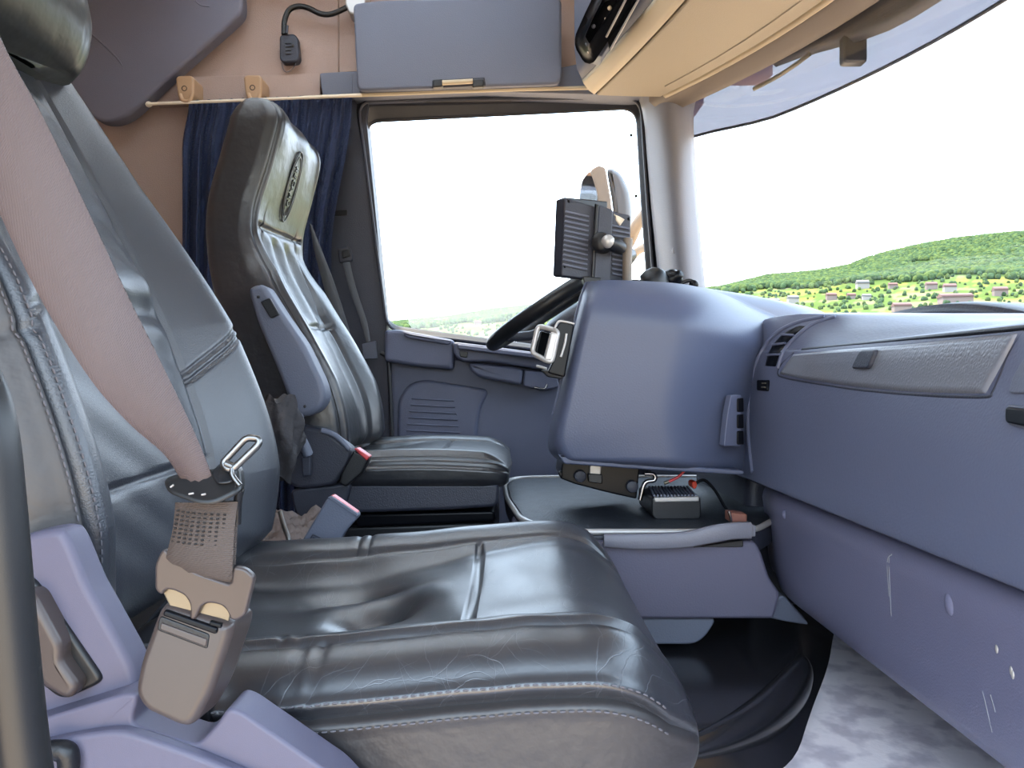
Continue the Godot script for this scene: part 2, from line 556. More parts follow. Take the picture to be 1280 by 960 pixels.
# ---------------------------------------------------------------- landscape
func ridge(p: float) -> float:        # pixel row of the skyline above pixel column p
	return interp([-2400, -400, 485, 560, 620, 740, 895, 960, 1020, 1060, 1085, 1110, 1150, 1190, 1230, 1280, 1500, 2600], [420, 412, 405, 398, 388, 378, 362, 346, 341, 334, 324, 317, 308, 301, 296, 292, 286, 380], p)
func wood_foot(p: float) -> float:    # row where the woods begin
	return interp([-2400, 485, 620, 895, 1000, 1100, 1200, 1280, 1500, 2600], [424, 412, 400, 364, 357, 350, 343, 345, 340, 400], p)
func land_height(x: float, z: float) -> float:
	var r := sqrt(x * x + z * z)
	var p := 640.0 + 950.0 * x / maxf(1e-3, -z) if z < -0.3 * absf(x) else (2600.0 if x > 0 else -2400.0)
	p = clampf(p, -2400, 2600)
	var k := 1.0 / sqrt(1.0 + pow((p - 640) / 950.0, 2.0))
	var tf := (480.0 - wood_foot(p)) / 950.0 * k
	var tr := (480.0 - ridge(p)) / 950.0 * k
	var t: float
	if r < 60:
		return -1.35
	elif r < 1000:
		t = lerpf(-0.03, tf, pow((r - 60) / 940.0, 0.7))
	elif r < 1900:
		t = lerpf(tf, tr, smoothstep(0.0, 1.0, (r - 1000) / 900.0) * 0.9 + 0.1 * (r - 1000) / 900.0)
	else:
		t = tr * (1.0 - (r - 1900) / 1500.0 * 0.6)
	var hh := YC + r * t
	return lerpf(-1.35, hh, smoothstep(60.0, 140.0, r))
func land_hit(p: float, q: float) -> Vector3:
	var dir := Vector3((p - 640) / F, (480 - q) / F, -1)
	var d := 80.0
	while d < 2600:
		var w := Vector3(0, YC, 0) + dir * d
		if w.y < land_height(w.x, w.z):
			return w
		d += 3.0
	return Vector3.ZERO
func build_outside() -> void:
	var nz := FastNoiseLite.new()
	nz.seed = 5
	nz.noise_type = FastNoiseLite.TYPE_CELLULAR
	nz.cellular_return_type = FastNoiseLite.RETURN_CELL_VALUE
	nz.frequency = 0.028
	var nt := FastNoiseLite.new()
	nt.seed = 9
	nt.frequency = 0.004
	var land := structure("ground_landscape", "green hillside with fields and woods beyond the cab windows")
	var st := S()
	var angs := []
	var a := -180.0
	while a < 180.0:
		angs.append(deg_to_rad(a))
		a += 0.22 if (a > -14 and a < 42) else 3.0
	var rads := []
	var r := 6.0
	while r < 3300:
		rads.append(r)
		r *= 1.022 if r > 300 else 1.16
	var rows := []
	var cols := []
	for rr in rads:
		var row := PackedVector3Array(); var cl := PackedColorArray()
		for t in angs:
			var x: float = rr * sin(t); var z: float = -rr * cos(t)
			row.append(Vector3(x, land_height(x, z), z))
			var cell := nz.get_noise_2d(x * 0.4, z * 1.0)
			var n2 := nt.get_noise_2d(x, z)
			var c := Color(0.100, 0.135, 0.032)
			if cell > 0.5: c = Color(0.195, 0.180, 0.048)
			elif cell > 0.1: c = Color(0.150, 0.165, 0.040)
			elif cell > -0.4: c = Color(0.075, 0.110, 0.030)
			else: c = Color(0.160, 0.150, 0.080)
			c = c.lerp(Color(0.065, 0.095, 0.032), clampf(n2 * 1.5, 0.0, 0.7))
			if rr > 1000: c = Color(0.035, 0.055, 0.018)
			if rr < 40: c = Color(0.34, 0.30, 0.25)
			cl.append(c)
		rows.append(row); cols.append(cl)
	for j in rows.size() - 1:
		for i in angs.size():
			var m := (i + 1) % angs.size()
			for q in [[j, i, j, m, j + 1, m], [j, i, j + 1, m, j + 1, i]]:
				var v := [rows[q[0]][q[1]], rows[q[2]][q[3]], rows[q[4]][q[5]]]
				var cc := [cols[q[0]][q[1]], cols[q[2]][q[3]], cols[q[4]][q[5]]]
				var n: Vector3 = (v[1] - v[0]).cross(v[2] - v[0]).normalized()
				var order := [0, 1, 2]
				if n.y > 0:
					order = [0, 2, 1]
				else:
					n = -n
				for k in order:
					st.set_normal(n); st.set_color(cc[k]); st.set_uv(Vector2.ZERO); st.add_vertex(v[k])
	part(st, "fields", M.land, land)
	var sy := S()
	lathe(sy, Vector3(0, -1.5, 0), Vector3.UP, [Vector2(0.01, 0.16), Vector2(20.0, 0.16), Vector2(20.0, 0.0)], 40)
	part(sy, "yard", M.yard, land, "pale gravel yard around the truck")
	# trees: rounded crowns, far too many to count
	var ct := S()
	for q in [[Vector3(0, 0.55, 0), Vector3(0.5, 0.55, 0.5)], [Vector3(0.22, 0.4, 0.1), Vector3(0.36, 0.4, 0.36)], [Vector3(-0.2, 0.42, -0.12), Vector3(0.36, 0.38, 0.36)]]:
		ellipsoid(ct, q[0], q[1], Basis.IDENTITY, 7, 5)
	var crown := ct.commit()
	var spots := []
	var tries := 0
	while spots.size() < 45000 and tries < 160000:          # woods
		tries += 1
		var t := deg_to_rad(rng.randf_range(-12, 40))
		var rr := rng.randf_range(960, 1930)
		var x := rr * sin(t); var z := -rr * cos(t)
		if nt.get_noise_2d(x * 2.0, z * 2.0) > 0.34 and rr < 1750:
			continue
		if rr < 1080 and nt.get_noise_2d(x * 3.0, z * 3.0) < rng.randf_range(-0.2, 0.3):
			continue
		spots.append([x, z, rng.randf_range(4.5, 8.5)])
	var wood_n := spots.size()
	tries = 0
	while spots.size() < wood_n + 1600 and tries < 60000:   # hedges and orchard trees in the fields
		tries += 1
		var t := deg_to_rad(rng.randf_range(-12, 40))
		var rr := sqrt(rng.randf_range(250.0 * 250.0, 1000.0 * 1000.0))
		var x := rr * sin(t); var z := -rr * cos(t)
		var edge := absf(nz.get_noise_2d(x * 0.4, z) - nz.get_noise_2d(x * 0.4 + 1.5, z + 3.0)) > 0.01
		if not edge and nt.get_noise_2d(x * 3.0 + 500, z * 3.0) < 0.33:
			continue
		spots.append([x, z, rng.randf_range(2.0, 4.6)])
	for grp in 2:
		var mm := MultiMesh.new()
		mm.transform_format = MultiMesh.TRANSFORM_3D
		mm.use_colors = true
		mm.mesh = crown
		var lo := 0 if grp == 0 else wood_n
		var hi := wood_n if grp == 0 else spots.size()
		mm.instance_count = hi - lo
		for i in range(lo, hi):
			var s: Array = spots[i]
			var b := Basis(Vector3.UP, rng.randf() * TAU).scaled(Vector3(s[2] * rng.randf_range(0.8, 1.15), s[2], s[2]))
			mm.set_instance_transform(i - lo, Transform3D(b, Vector3(s[0], land_height(s[0], s[1]) - s[2] * 0.15, s[1])))
			var v := rng.randf_range(0.7, 1.25)
			var c := Color(0.046, 0.074, 0.034) if rng.randf() < 0.6 else Color(0.072, 0.100, 0.034)  # blue lifted slightly, putting haze into the leaf colour
			mm.set_instance_color(i - lo, Color(c.r * v, c.g * v, c.b * v))
		var o := MultiMeshInstance3D.new()
		o.name = "woodland" if grp == 0 else "hedgerow_trees"
		o.multimesh = mm
		o.material_override = M.leaf
		o.set_meta("kind", "stuff")
		o.set_meta("label", "dense green woods covering the upper hillside" if grp == 0 else "scattered hedges and orchard trees among the hillside fields")
		o.set_meta("category", "trees")
		add_child(o)
	# houses in the valley
	var hs := [[991, 376, 12, 0, 1, "small white house with grey roof among the bright fields"], [966, 381, 14, 0, 1, "low pale farm building at the foot of the fields"],
		[1039, 372, 11, 1, 0, "pink house with red roof in the middle fields"], [1064, 371, 9, 1, 0, "small pink cottage next to the red roofed pink house"],
		[1078, 358, 13, 0, 1, "long white house just below the woods"], [1116, 358, 9, 1, 0, "little pink house at the wood edge"],
		[1164, 359, 11, 1, 0, "pink house with red roof under the wooded ridge"], [1187, 362, 12, 0, 0, "white house with red roof below the wooded ridge"],
		[1194, 376, 30, 1, 0, "very long pink barn with red roof in the fields"], [1127, 387, 18, 1, 0, "red roofed pink farmhouse closest to the road"],
		[1250, 367, 13, 1, 0, "pink house with red roof beside the tree belt"], [1083, 372, 9, 0, 1, "tiny white shed between the field hedges"],
		[597, 404, 8, 1, 0, "pink cottage on the hillside seen through the door window"], [548, 402, 8, 0, 1, "white cottage on the hillside seen through the door window"]]
	for h in hs:
		var at := land_hit(h[0], h[1] + 3)
		if at == Vector3.ZERO:
			continue
		var dist := at.length()
		var w: float = h[2] * dist / F
		var hh: float = minf(w * 0.45, 7.0 * dist / F * 0.9)
		var t := thing("farm_house", h[5], "house", at, "houses in the valley")
		var turn := Basis(Vector3.UP, atan2(-at.x, -at.z) + 0.35)
		var s1 := S()
		block(s1, at + Vector3(0, hh * 0.2, 0), Vector3(w, hh * 1.6, w * 0.55), 0.05, turn)
		part(s1, "wall", [M.house_wall, M.house_pink][h[3]], t)
		var s2 := S()
		var gable := PackedVector3Array()
		for q in [Vector2(-0.33, 0.98), Vector2(0.33, 0.98), Vector2(0, 1.7)]:
			gable.append(at + turn * Vector3(w * 0.53, hh * q.y, w * q.x))
		slab(s2, gable, turn * Vector3(-w * 1.06, 0, 0), 0.05, 1)
		part(s2, "roof", [M.roof_red, M.roof_grey][h[4]], t)

# ---------------------------------------------------------------- cab shell
func wslab(pts: Array, d: float, thick: float, r := 0.004, bevel := 0.002) -> SurfaceTool:
	var st := S()
	slab(st, wloop(pts, d, r), Vector3(0, 0, -thick), bevel)
	return st
func box(x0: float, x1: float, y0: float, y1: float, d0: float, d1: float, bevel := 0.003) -> SurfaceTool:   # x, y from the camera's height, d from its plane
	var st := S()
	block(st, W((x0 + x1) / 2, (y0 + y1) / 2, (d0 + d1) / 2), Vector3(x1 - x0, y1 - y0, d1 - d0), bevel)
	return st
func build_shell() -> void:
	var fl := structure("floor", "pale worn grey cab floor with a black tunnel cover", W(0, -0.56, 1.0))
	part(box(-1.45, 1.1, -0.60, -0.56, -0.1, 2.3), "floor_panel", M.floor, fl)
	part(box(0.16, 0.85, -0.56, -0.431, 0.15, 2.1, 0.01), "footwell_floor", M.floor, fl, "pale worn raised floor of the footwell")
	# black rubber cover of the engine tunnel: raised, with a soft rounded shoulder
	var base := [Vector2(-1.3, 1.06), Vector2(-0.5, 1.06), Vector2(0.05, 0.80), Vector2(0.24, 0.80), Vector2(0.325, 0.845), Vector2(0.40, 1.0), Vector2(0.495, 1.17), Vector2(0.57, 1.32), Vector2(0.70, 1.55), Vector2(0.80, 2.1), Vector2(-1.3, 2.15)]
	var top := [Vector2(-1.25, 1.10), Vector2(-0.5, 1.10), Vector2(0.05, 0.885), Vector2(0.20, 0.875), Vector2(0.265, 0.90), Vector2(0.345, 0.985), Vector2(0.415, 1.10), Vector2(0.46, 1.25), Vector2(0.55, 1.5), Vector2(0.7, 2.05), Vector2(-1.25, 2.1)]
	var rows := []
	var prof := [[-0.02, -0.56], [-0.01, -0.445], [0.0, -0.436], [0.15, -0.431], [0.35, -0.426], [0.55, -0.42], [0.7, -0.414], [0.82, -0.407], [0.92, -0.402], [1.02, -0.3995], [1.2, -0.399]]
	for p in prof:
		var ring := []
		for i in base.size():
			var b: Vector2 = base[i]; var t: Vector2 = top[i]
			var q := b.lerp(t, p[0])
			ring.append(W(q.x, p[1], q.y))
		rows.append(rounded(ring, 0.09, 5))
	var st := S()
	grid(st, rows, true)
	cap(st, rows[-1], Vector3.UP)
	part(st, "tunnel_cover", M.tunnel, fl, "glossy black rubber tunnel cover")
	# rounded bead added along the tunnel's shoulder to catch a highlight arc
	st = S()
	var welt := smooth([W(0.44, -0.425, 1.19), W(0.425, -0.415, 1.12), W(0.385, -0.412, 1.04), W(0.325, -0.412, 0.955), W(0.265, -0.413, 0.895), W(0.20, -0.418, 0.862), W(0.12, -0.428, 0.85)], 8)
	var wr := []
	for i in welt.size():
		wr.append(0.004 + 0.022 * sin(PI * clampf(float(i) / (welt.size() - 1), 0.04, 0.96)))
	tube(st, welt, wr, 20)
	part(st, "highlight_bead", M.tunnel, fl)
	# roof, rear wall and the wall around the passenger door
	var ce := structure("ceiling", "beige cab headliner", W(0, 1.2, 1.0))
	part(box(-1.45, -0.85, 1.15, 1.22, -0.1, 2.3), "headliner", M.headliner, ce)
	part(box(0.10, 0.75, 1.15, 1.22, -0.1, 2.3), "headliner", M.headliner, ce)
	part(box(-0.85, 0.10, 1.15, 1.22, -0.1, 0.80), "headliner", M.headliner, ce)
	part(box(-0.85, 0.10, 1.15, 1.22, 2.06, 2.3), "headliner", M.headliner, ce)
	part(box(-0.86, 0.11, 1.222, 1.232, 0.79, 2.07), "added_roof_hatch", M.hatch, ce, "frosted roof hatch added out of view to brighten the cab")  # unseen hatch, added to bring soft light into the cab
	var rw := structure("wall_rear", "tan rear wall of the sleeper cab", W(-1.42, -0.56, 1.1))
	part(box(-1.50, -1.40, -0.6, 1.22, -0.1, 2.3), "wall_panel", M.tan_wall, rw)
	var nw := structure("wall_right", "passenger side wall around the open door", W(-0.9, -0.56, 0.0))
	part(box(-1.45, -0.62, -0.6, 1.2, -0.1, -0.02), "wall_panel", M.tan_wall, nw)
	part(box(-0.62, 0.75, 0.62, 1.2, -0.1, -0.02), "door_header", M.taupe, nw)  # header set low to keep high sky light out
	part(box(0.62, 0.90, -0.6, 0.85, -0.1, -0.02), "pillar", M.grey, nw)
	# the passenger door stands open towards the front, added out of view to block sky light
	var pd := structure("added_door_2", "passenger door standing wide open, added out of view to shade the cab", W(0.70, -0.60, -0.6))
	part(box(0.68, 0.76, -0.62, 0.10, -1.05, -0.11, 0.02), "door_panel", M.dark_door, pd)
	part(box(0.70, 0.75, 0.10, 0.62, -0.17, -0.11, 0.01), "window_post", M.seal, pd)
	part(box(0.70, 0.75, 0.10, 0.62, -1.05, -0.99, 0.01), "window_post", M.seal, pd)
	part(box(0.70, 0.75, 0.56, 0.64, -1.05, -0.11, 0.01), "window_rail", M.seal, pd)
	# driver's side wall: tan panels over and behind the door
	var lw := structure("wall_left", "tan and grey driver side wall", W(-0.9, -0.56, 2.2))
	part(box(-1.45, -0.46, -0.6, 0.835, 2.20, 2.26), "wall_panel", M.tan_wall, lw)
	part(box(-1.45, -0.498, 0.84, 1.16, 2.185, 2.26, 0.006), "upper_panel", M.tan_wall, lw)
	part(box(-0.498, 0.75, 0.885, 1.16, 2.18, 2.26, 0.006), "upper_panel", M.tan_wall, lw)
	part(plate([Vector2(226, 96), Vector2(400, 92), Vector2(400, 119), Vector2(192, 129), Vector2(190, 118)], 2.16, 0.05, 0.003), "lower_strip", M.tan_wall, lw)
	part(plate([Vector2(399, 91), Vector2(450, 88), Vector2(452, 118), Vector2(403, 121)], 2.12, 0.07, 0.008, 0.004), "corner_cover", M.grey, lw)
	part(box(0.40, 1.0, -0.6, 0.05, 2.20, 2.30), "front_panel", M.charcoal, lw)
	part(box(-0.45, 0.5, -0.6, 0.13, 2.235, 2.29), "outer_skin", M.charcoal, lw)
	# grey header rail over the door, with its light lower lip
	var he := structure("trim_1", "grey header rail over the driver's door", P(640, 100, 2.1))
	part(plate([Vector2(440, 92), Vector2(703, 84), Vector2(735, 77), Vector2(752, 92), Vector2(800, 103), Vector2(880, 112), Vector2(880, 130), Vector2(800, 119), Vector2(600, 114), Vector2(440, 120)], 2.10, 0.10, 0.004), "rail", M.grey, he)
	var lip := S()
	tube(lip, smooth(px([Vector2(380, 122), Vector2(450, 119), Vector2(560, 114.5), Vector2(680, 111), Vector2(760, 110), Vector2(830, 115), Vector2(872, 116), Vector2(884, 110)], 2.085), 6), 0.0055, 8)
	part(lip, "lip", M.tan_trim, he)
	# B-pillar beside the door
	var bp := structure("trim_2", "dark grey pillar behind the driver's door", P(430, 600, 2.15))
	part(plate([Vector2(396, 123), Vector2(462, 118), Vector2(458, 150), Vector2(468, 250), Vector2(484, 420), Vector2(490, 440), Vector2(494, 640), Vector2(400, 640), Vector2(405, 330)], 2.16, 0.06, 0.01), "pillar_cover", M.charcoal, bp)
	part(plate([Vector2(422, 311), Vector2(436, 306), Vector2(441, 320), Vector2(440, 326), Vector2(424, 329)], 2.15, 0.02, 0.006, 0.004), "belt_guide", M.charcoal, bp)
	part(plate([Vector2(427, 313), Vector2(436, 311), Vector2(438, 320), Vector2(428, 323)], 2.147, 0.01, 0.004), "belt_slot", M.black, bp)
	part(plate([Vector2(415, 263), Vector2(434, 262), Vector2(434, 269), Vector2(417, 270)], 2.157, 0.01, 0.002), "vent_slot", M.black, bp)
	part(plate([Vector2(462, 511), Vector2(472, 510), Vector2(474, 532), Vector2(466, 536)], 2.15, 0.02, 0.005, 0.003), "clip", M.grey, bp)
	part(plate([Vector2(452, 430), Vector2(470, 426), Vector2(472, 448), Vector2(454, 449)], 2.15, 0.02, 0.003, 0.002), "cover_plate", M.grey, bp)
	var w := S()
	tube(w, smooth(px([Vector2(476, 441), Vector2(484, 447), Vector2(487, 470), Vector2(490, 545)], 2.13), 6), 0.006, 8)
	part(w, "seal_pipe", M.seal, bp)

# ---------------------------------------------------------------- driver's door with its window
func build_door() -> void:
	var dr := structure("door_1", "driver's door with dark trim and a large window", P(620, 900, 2.15))
	var outer := [Vector2(441, 121), Vector2(806, 117), Vector2(816, 260), Vector2(832, 460), Vector2(489, 420)]
	var lip := [Vector2(447, 126), Vector2(801, 122), Vector2(810, 260), Vector2(826, 456), Vector2(484, 414)]
	var inner := [Vector2(458, 154), Vector2(794, 137), Vector2(801, 260), Vector2(815, 450), Vector2(485, 406)]
	var rows := []
	for q in [[outer, 2.21, 0.05], [outer, 2.165, 0.05], [lip, 2.145, 0.05], [lip, 2.15, 0.05]]:
		rows.append(loop(q[0], q[1], q[2], 8))
	for t in [0.12, 0.3, 0.55, 0.8, 1.0]:
		var ring := []
		for i in 5:
			ring.append(lip[i].lerp(inner[i], t))
		rows.append(loop(ring, 2.165 + 0.02 * t, 0.05 - 0.008 * t, 8))
	rows.append(loop(inner, 2.225, 0.042, 8))
	var st := S()
	grid(st, rows, true, false, W(0.0, 0.3, 2.0))
	part(st, "window_frame", M.seal, dr)
	var sl := S()
	var bead := []
	for p in loop(lip, 2.143, 0.05, 8):
		bead.append(p)
	tube_loop(sl, bead, 0.0045, 6)
	part(sl, "seal_bead", M.charcoal, dr)
	var g := S()
	slab(g, loop([Vector2(450, 146), Vector2(800, 130), Vector2(806, 260), Vector2(822, 455), Vector2(480, 412)], 2.222, 0.04), Vector3(0, 0, -0.005), 0.001)
	part(g, "window_pane", M.glass, dr)
	# sill, armrest, grip and speaker cover
	part(plate([Vector2(480, 412), Vector2(500, 412), Vector2(568, 425), Vector2(566, 462), Vector2(520, 458), Vector2(480, 452)], 2.10, 0.10, 0.012, 0.012), "sill", M.dark_door, dr)
	part(plate([Vector2(502, 415.5), Vector2(566, 426), Vector2(560, 431), Vector2(508, 422)], 2.085, 0.03, 0.006, 0.004), "sill_cap", M.dark_door, dr)
	part(plate([Vector2(566, 427), Vector2(600, 431), Vector2(735, 449), Vector2(735, 470), Vector2(610, 452), Vector2(578, 452), Vector2(567, 444)], 2.085, 0.12, 0.012, 0.008), "armrest", M.dark_door, dr)
	part(plate([Vector2(572, 430), Vector2(735, 450), Vector2(735, 456), Vector2(572, 436)], 2.06, 0.03, 0.004, 0.004), "armrest_cap", M.dark_door, dr)
	part(plate([Vector2(586, 453), Vector2(640, 458), Vector2(655, 462), Vector2(652, 482), Vector2(600, 472), Vector2(588, 464)], 2.10, 0.06, 0.014, 0.01), "pull_cup", M.dark_door, dr)
	part(plate([Vector2(655, 462), Vector2(695, 466), Vector2(700, 484), Vector2(680, 488), Vector2(654, 483)], 2.10, 0.06, 0.008, 0.006), "switch_panel", M.dark_door, dr)
	part(wire([Vector2(668, 484), Vector2(680, 486), Vector2(684, 480)], 2.09, 0.003, 6), "door_handle", M.chrome, dr)
	part(plate([Vector2(574, 438), Vector2(585, 440), Vector2(584, 447), Vector2(575, 446)], 2.08, 0.02, 0.004), "window_switch", M.black, dr)
	part(plate([Vector2(485, 440), Vector2(735, 470), Vector2(770, 480), Vector2(780, 900), Vector2(492, 900)], 2.16, 0.06, 0.02), "door_panel", M.dark_door, dr)
	part(plate([Vector2(496, 546), Vector2(497, 500), Vector2(510, 480), Vector2(530, 474), Vector2(612, 487), Vector2(600, 512), Vector2(590, 600), Vector2(496, 600)], 2.145, 0.04, 0.02, 0.012), "speaker_cover", M.dark_door, dr)
	var gr := S()
	for k in 11:
		var y := 498.0 + k * 8.0
		tube(gr, px([Vector2(508 + absf(k - 5.0) * 1.3, y), Vector2(575 - absf(k - 5.0) * 1.5, y + 3)], 2.144), 0.0025, 5)
	var go := part(gr, "speaker_grille", M.dark_door, dr)
	go.set_meta("kind", "stuff")
	for q in [Vector2(789, 169), Vector2(795, 245), Vector2(461, 187)]:
		var s := S()
		lathe(s, P(q.x, q.y, 2.18), Vector3(0, 0, 1), [Vector2(0.0, 0.004), Vector2(0.004, 0.003), Vector2(0.005, 0.0)], 10)
		part(s, "window_pin", M.black, dr)

# ---------------------------------------------------------------- windscreen, A-pillar, overhead shelf
func xt(d: float) -> float:      # x of the windscreen's upper edge at distance d
	return 0.77 - 0.286 * pow((d - 1.05) / 0.95, 2.0)
func build_front() -> void:
	var ap := structure("trim_3", "grey pillar between the driver's door and the windscreen", P(845, 360, 2.0))
	var rows := []
	# left edge, right edge along the pillar
	for q in [[112, 800, 878], [125, 806, 870], [140, 810, 867], [160, 813, 867], [200, 816, 869], [260, 821, 873], [320, 827, 878], [360, 831, 882], [420, 836, 886]]:
		var row := PackedVector3Array()
		for k in 13:
			var t := k / 12.0
			row.append(P(lerpf(q[1] - 7, q[2], t), q[0], 2.13 - 0.10 * sin(t * PI * 0.85) - 0.02 * t))
		row.append(P(q[2], q[0], 2.13)); row.append(P(q[2] - 8, q[0], 2.24)); row.append(P(q[1] - 7, q[0], 2.24))
		rows.append(row)
	var st := S()
	grid(st, rows, true)
	part(st, "pillar_cover", M.pillar, ap)
	var cp := S()
	lathe(cp, P(851, 313, 2.045), Vector3(-0.12, 0, 1), [Vector2(0.0, 0.012), Vector2(0.016, 0.012), Vector2(0.019, 0.014), Vector2(0.022, 0.012), Vector2(0.025, 0.004), Vector2(0.026, -0.01)], 24)
	part(cp, "screw_cap", M.pillar, ap, "round plastic cap low on the pillar")
	var sc := S()
	lathe(sc, P(837, 158, 2.038), Vector3(0, 0, 1), [Vector2(0.0, 0.004), Vector2(0.005, 0.005), Vector2(0.008, 0.002), Vector2(0.009, -0.006)], 14)
	part(sc, "screw", M.charcoal, ap)
	# windscreen pane
	var ws := structure("window_1", "large curved windscreen", W(0.8, 0.05, 1.05))
	rows = []
	for off2 in [0.0, 0.006]:
		var set := []
		for j in 9:
			var y := lerpf(-0.05, 0.78, j / 8.0)
			var row := PackedVector3Array()
			for i in 33:
				var d := lerpf(0.0, 2.12, i / 32.0)
				row.append(W(xt(d) + 0.10 * (0.75 - y) / 0.65 + off2, y, d))
			set.append(row)
		rows.append(set)
	var pn := S()
	grid(pn, rows[0], false, false, W(-2, 0.3, 1.0))
	grid(pn, rows[1], false, false, W(5, 0.3, 1.0))
	part(pn, "windscreen_pane", M.glass, ws)
	# header over the windscreen
	var sh := S()
	var prof := []
	for i in 34:
		var d := lerpf(-0.05, 2.06, i / 33.0)
		var x := xt(d)
		prof.append(PackedVector3Array([W(x - 0.075, 0.765, d), W(x - 0.06, 0.752, d), W(x - 0.03, 0.742, d), W(x - 0.012, 0.738, d), W(x, 0.744, d), W(x + 0.004, 0.76, d), W(x + 0.02, 0.9, d), W(x + 0.02, 1.2, d), W(x - 0.06, 1.2, d), W(x - 0.075, 0.8, d)]))
	grid(sh, prof, true, false, null, 1.0, true)
	part(sh, "header", M.taupe, ws)
	# tinted sun visor outside, above the glass, with its bracket and lamp
	var vs := thing("sun_visor", "smoky violet translucent sun visor outside above the windscreen", "sun visor", W(0.75, 0.68, 1.9))
	var v1 := S()
	for off2 in [0.0, 0.005]:
		var set := []
		for j in 9:
			var row := PackedVector3Array()
			for i in 41:
				var d := lerpf(0.02, 2.14, i / 40.0)
				var y := lerpf(0.66, 0.86, j / 8.0)
				row.append(W(xt(minf(d, 2.3)) + 0.095 - 0.05 * (j / 8.0) + off2, y + 0.03 * smoothstep(1.85, 2.14, d) * (1.0 - j / 8.0), d))
			set.append(row)
		grid(v1, set, false, false, W(-2 if off2 == 0.0 else 5, 0.6, 1.0))
	part(v1, "visor_sheet", M.visor, vs)
	var v2 := S()
	var path := []
	for i in 36:
		var d := lerpf(0.05, 2.12, i / 35.0)
		path.append(W(xt(d) + 0.097, 0.66 + 0.03 * smoothstep(1.85, 2.14, d), d))
	tube(v2, path, 0.004, 6)
	part(v2, "lower_rim", M.charcoal, vs)
	var v3 := S()
	rows = []
	for i in 30:
		var d := lerpf(0.05, 1.82, i / 29.0)
		var k := smoothstep(1.85, 1.45, d)
		var x := xt(d)
		rows.append(PackedVector3Array([W(x + 0.035, 0.80, d), W(x + 0.03, 0.775 - 0.055 * k, d), W(x + 0.05, 0.76 - 0.06 * k, d), W(x + 0.075, 0.77 - 0.05 * k, d), W(x + 0.075, 0.83, d)]))
	grid(v3, rows, true, false, null, 1.0, true)
	part(v3, "bracket_rail", M.charcoal, vs, "dark rail that carries the visor")
	for q in [[1.62, 0.0], [1.30, 0.02]]:
		var v4 := S()
		var x := xt(q[0])
		block(v4, W(x + 0.06, 0.715, q[0]), Vector3(0.05, 0.07, 0.03), 0.006)
		part(v4, "bracket", M.black, vs)
	var v5 := S()
	tube(v5, smooth([W(xt(1.86) + 0.03, 0.722, 1.86), W(xt(1.8) + 0.035, 0.727, 1.80), W(xt(1.74) + 0.03, 0.731, 1.74), W(xt(1.70) + 0.03, 0.738, 1.70)], 5), 0.005, 7)
	part(v5, "marker_lamp_clip", M.brass, vs)
	# overhead shelf: tan underside, light rear lip, dark fascia
	var os := thing("overhead_shelf", "tan overhead shelf with a dark edge line above the windscreen", "shelf", W(0.45, 0.76, 1.9))
	var under := []; var lipr := []; var fascia := []; var strip := []
	for i in 30:
		var d := lerpf(0.0, 2.0, i / 29.0)
		var k := pow(maxf(0.0, (d - 0.9) / 1.0), 1.6)
		var xr := 0.43 - 0.178 * k                     # rear edge
		var xf := xt(d) - 0.072
		var lift := 0.02 * smoothstep(1.8, 2.0, d)
		under.append(PackedVector3Array([W(xr + 0.004, 0.768, d), W(xr, 0.764, d), W(xr + 0.004, 0.76, d), W(lerpf(xr, xf, 0.5), 0.757, d), W(xf - 0.022, 0.756, d), W(xf - 0.018, 0.759, d), W(xf - 0.018, 0.80, d), W(xr + 0.004, 0.80, d)]))
		lipr.append(PackedVector3Array([W(xr - 0.006, 0.762, d), W(xr - 0.020, 0.772, d), W(xr - 0.034, 0.790, d), W(xr - 0.038, 0.80, d), W(xr - 0.0, 0.82, d), W(xr, 0.77, d)]))
		fascia.append(PackedVector3Array([W(xr - 0.036, 0.797, d), W(xr - 0.052, 0.83, d), W(xr - 0.058, 0.88, d), W(xr - 0.06, 1.16, d), W(xr + 0.25, 1.16, d), W(xr + 0.25, 0.80, d)]))
		strip.append(PackedVector3Array([W(xf - 0.014, 0.757, d), W(xf - 0.008, 0.752, d), W(xf - 0.002, 0.754, d), W(xf, 0.78, d), W(xf - 0.014, 0.78, d)]))
	for q in [[under, "underside", M.tan_shelf], [lipr, "rear_lip", M.tan_trim], [fascia, "fascia", M.grey], [strip, "front_bead", M.tan_trim]]:
		var s := S()
		grid(s, q[0], true, false, null, 1.0, true)
		part(s, q[1], q[2], os)
	var crease := S()
	var cpth := []
	for i in 20:
		var d := lerpf(0.3, 1.93, i / 19.0)
		cpth.append(W(xt(d) - 0.135, 0.7565, d))
	tube(crease, cpth, 0.0028, 6)
	part(crease, "welt", M.tan_shelf, os)

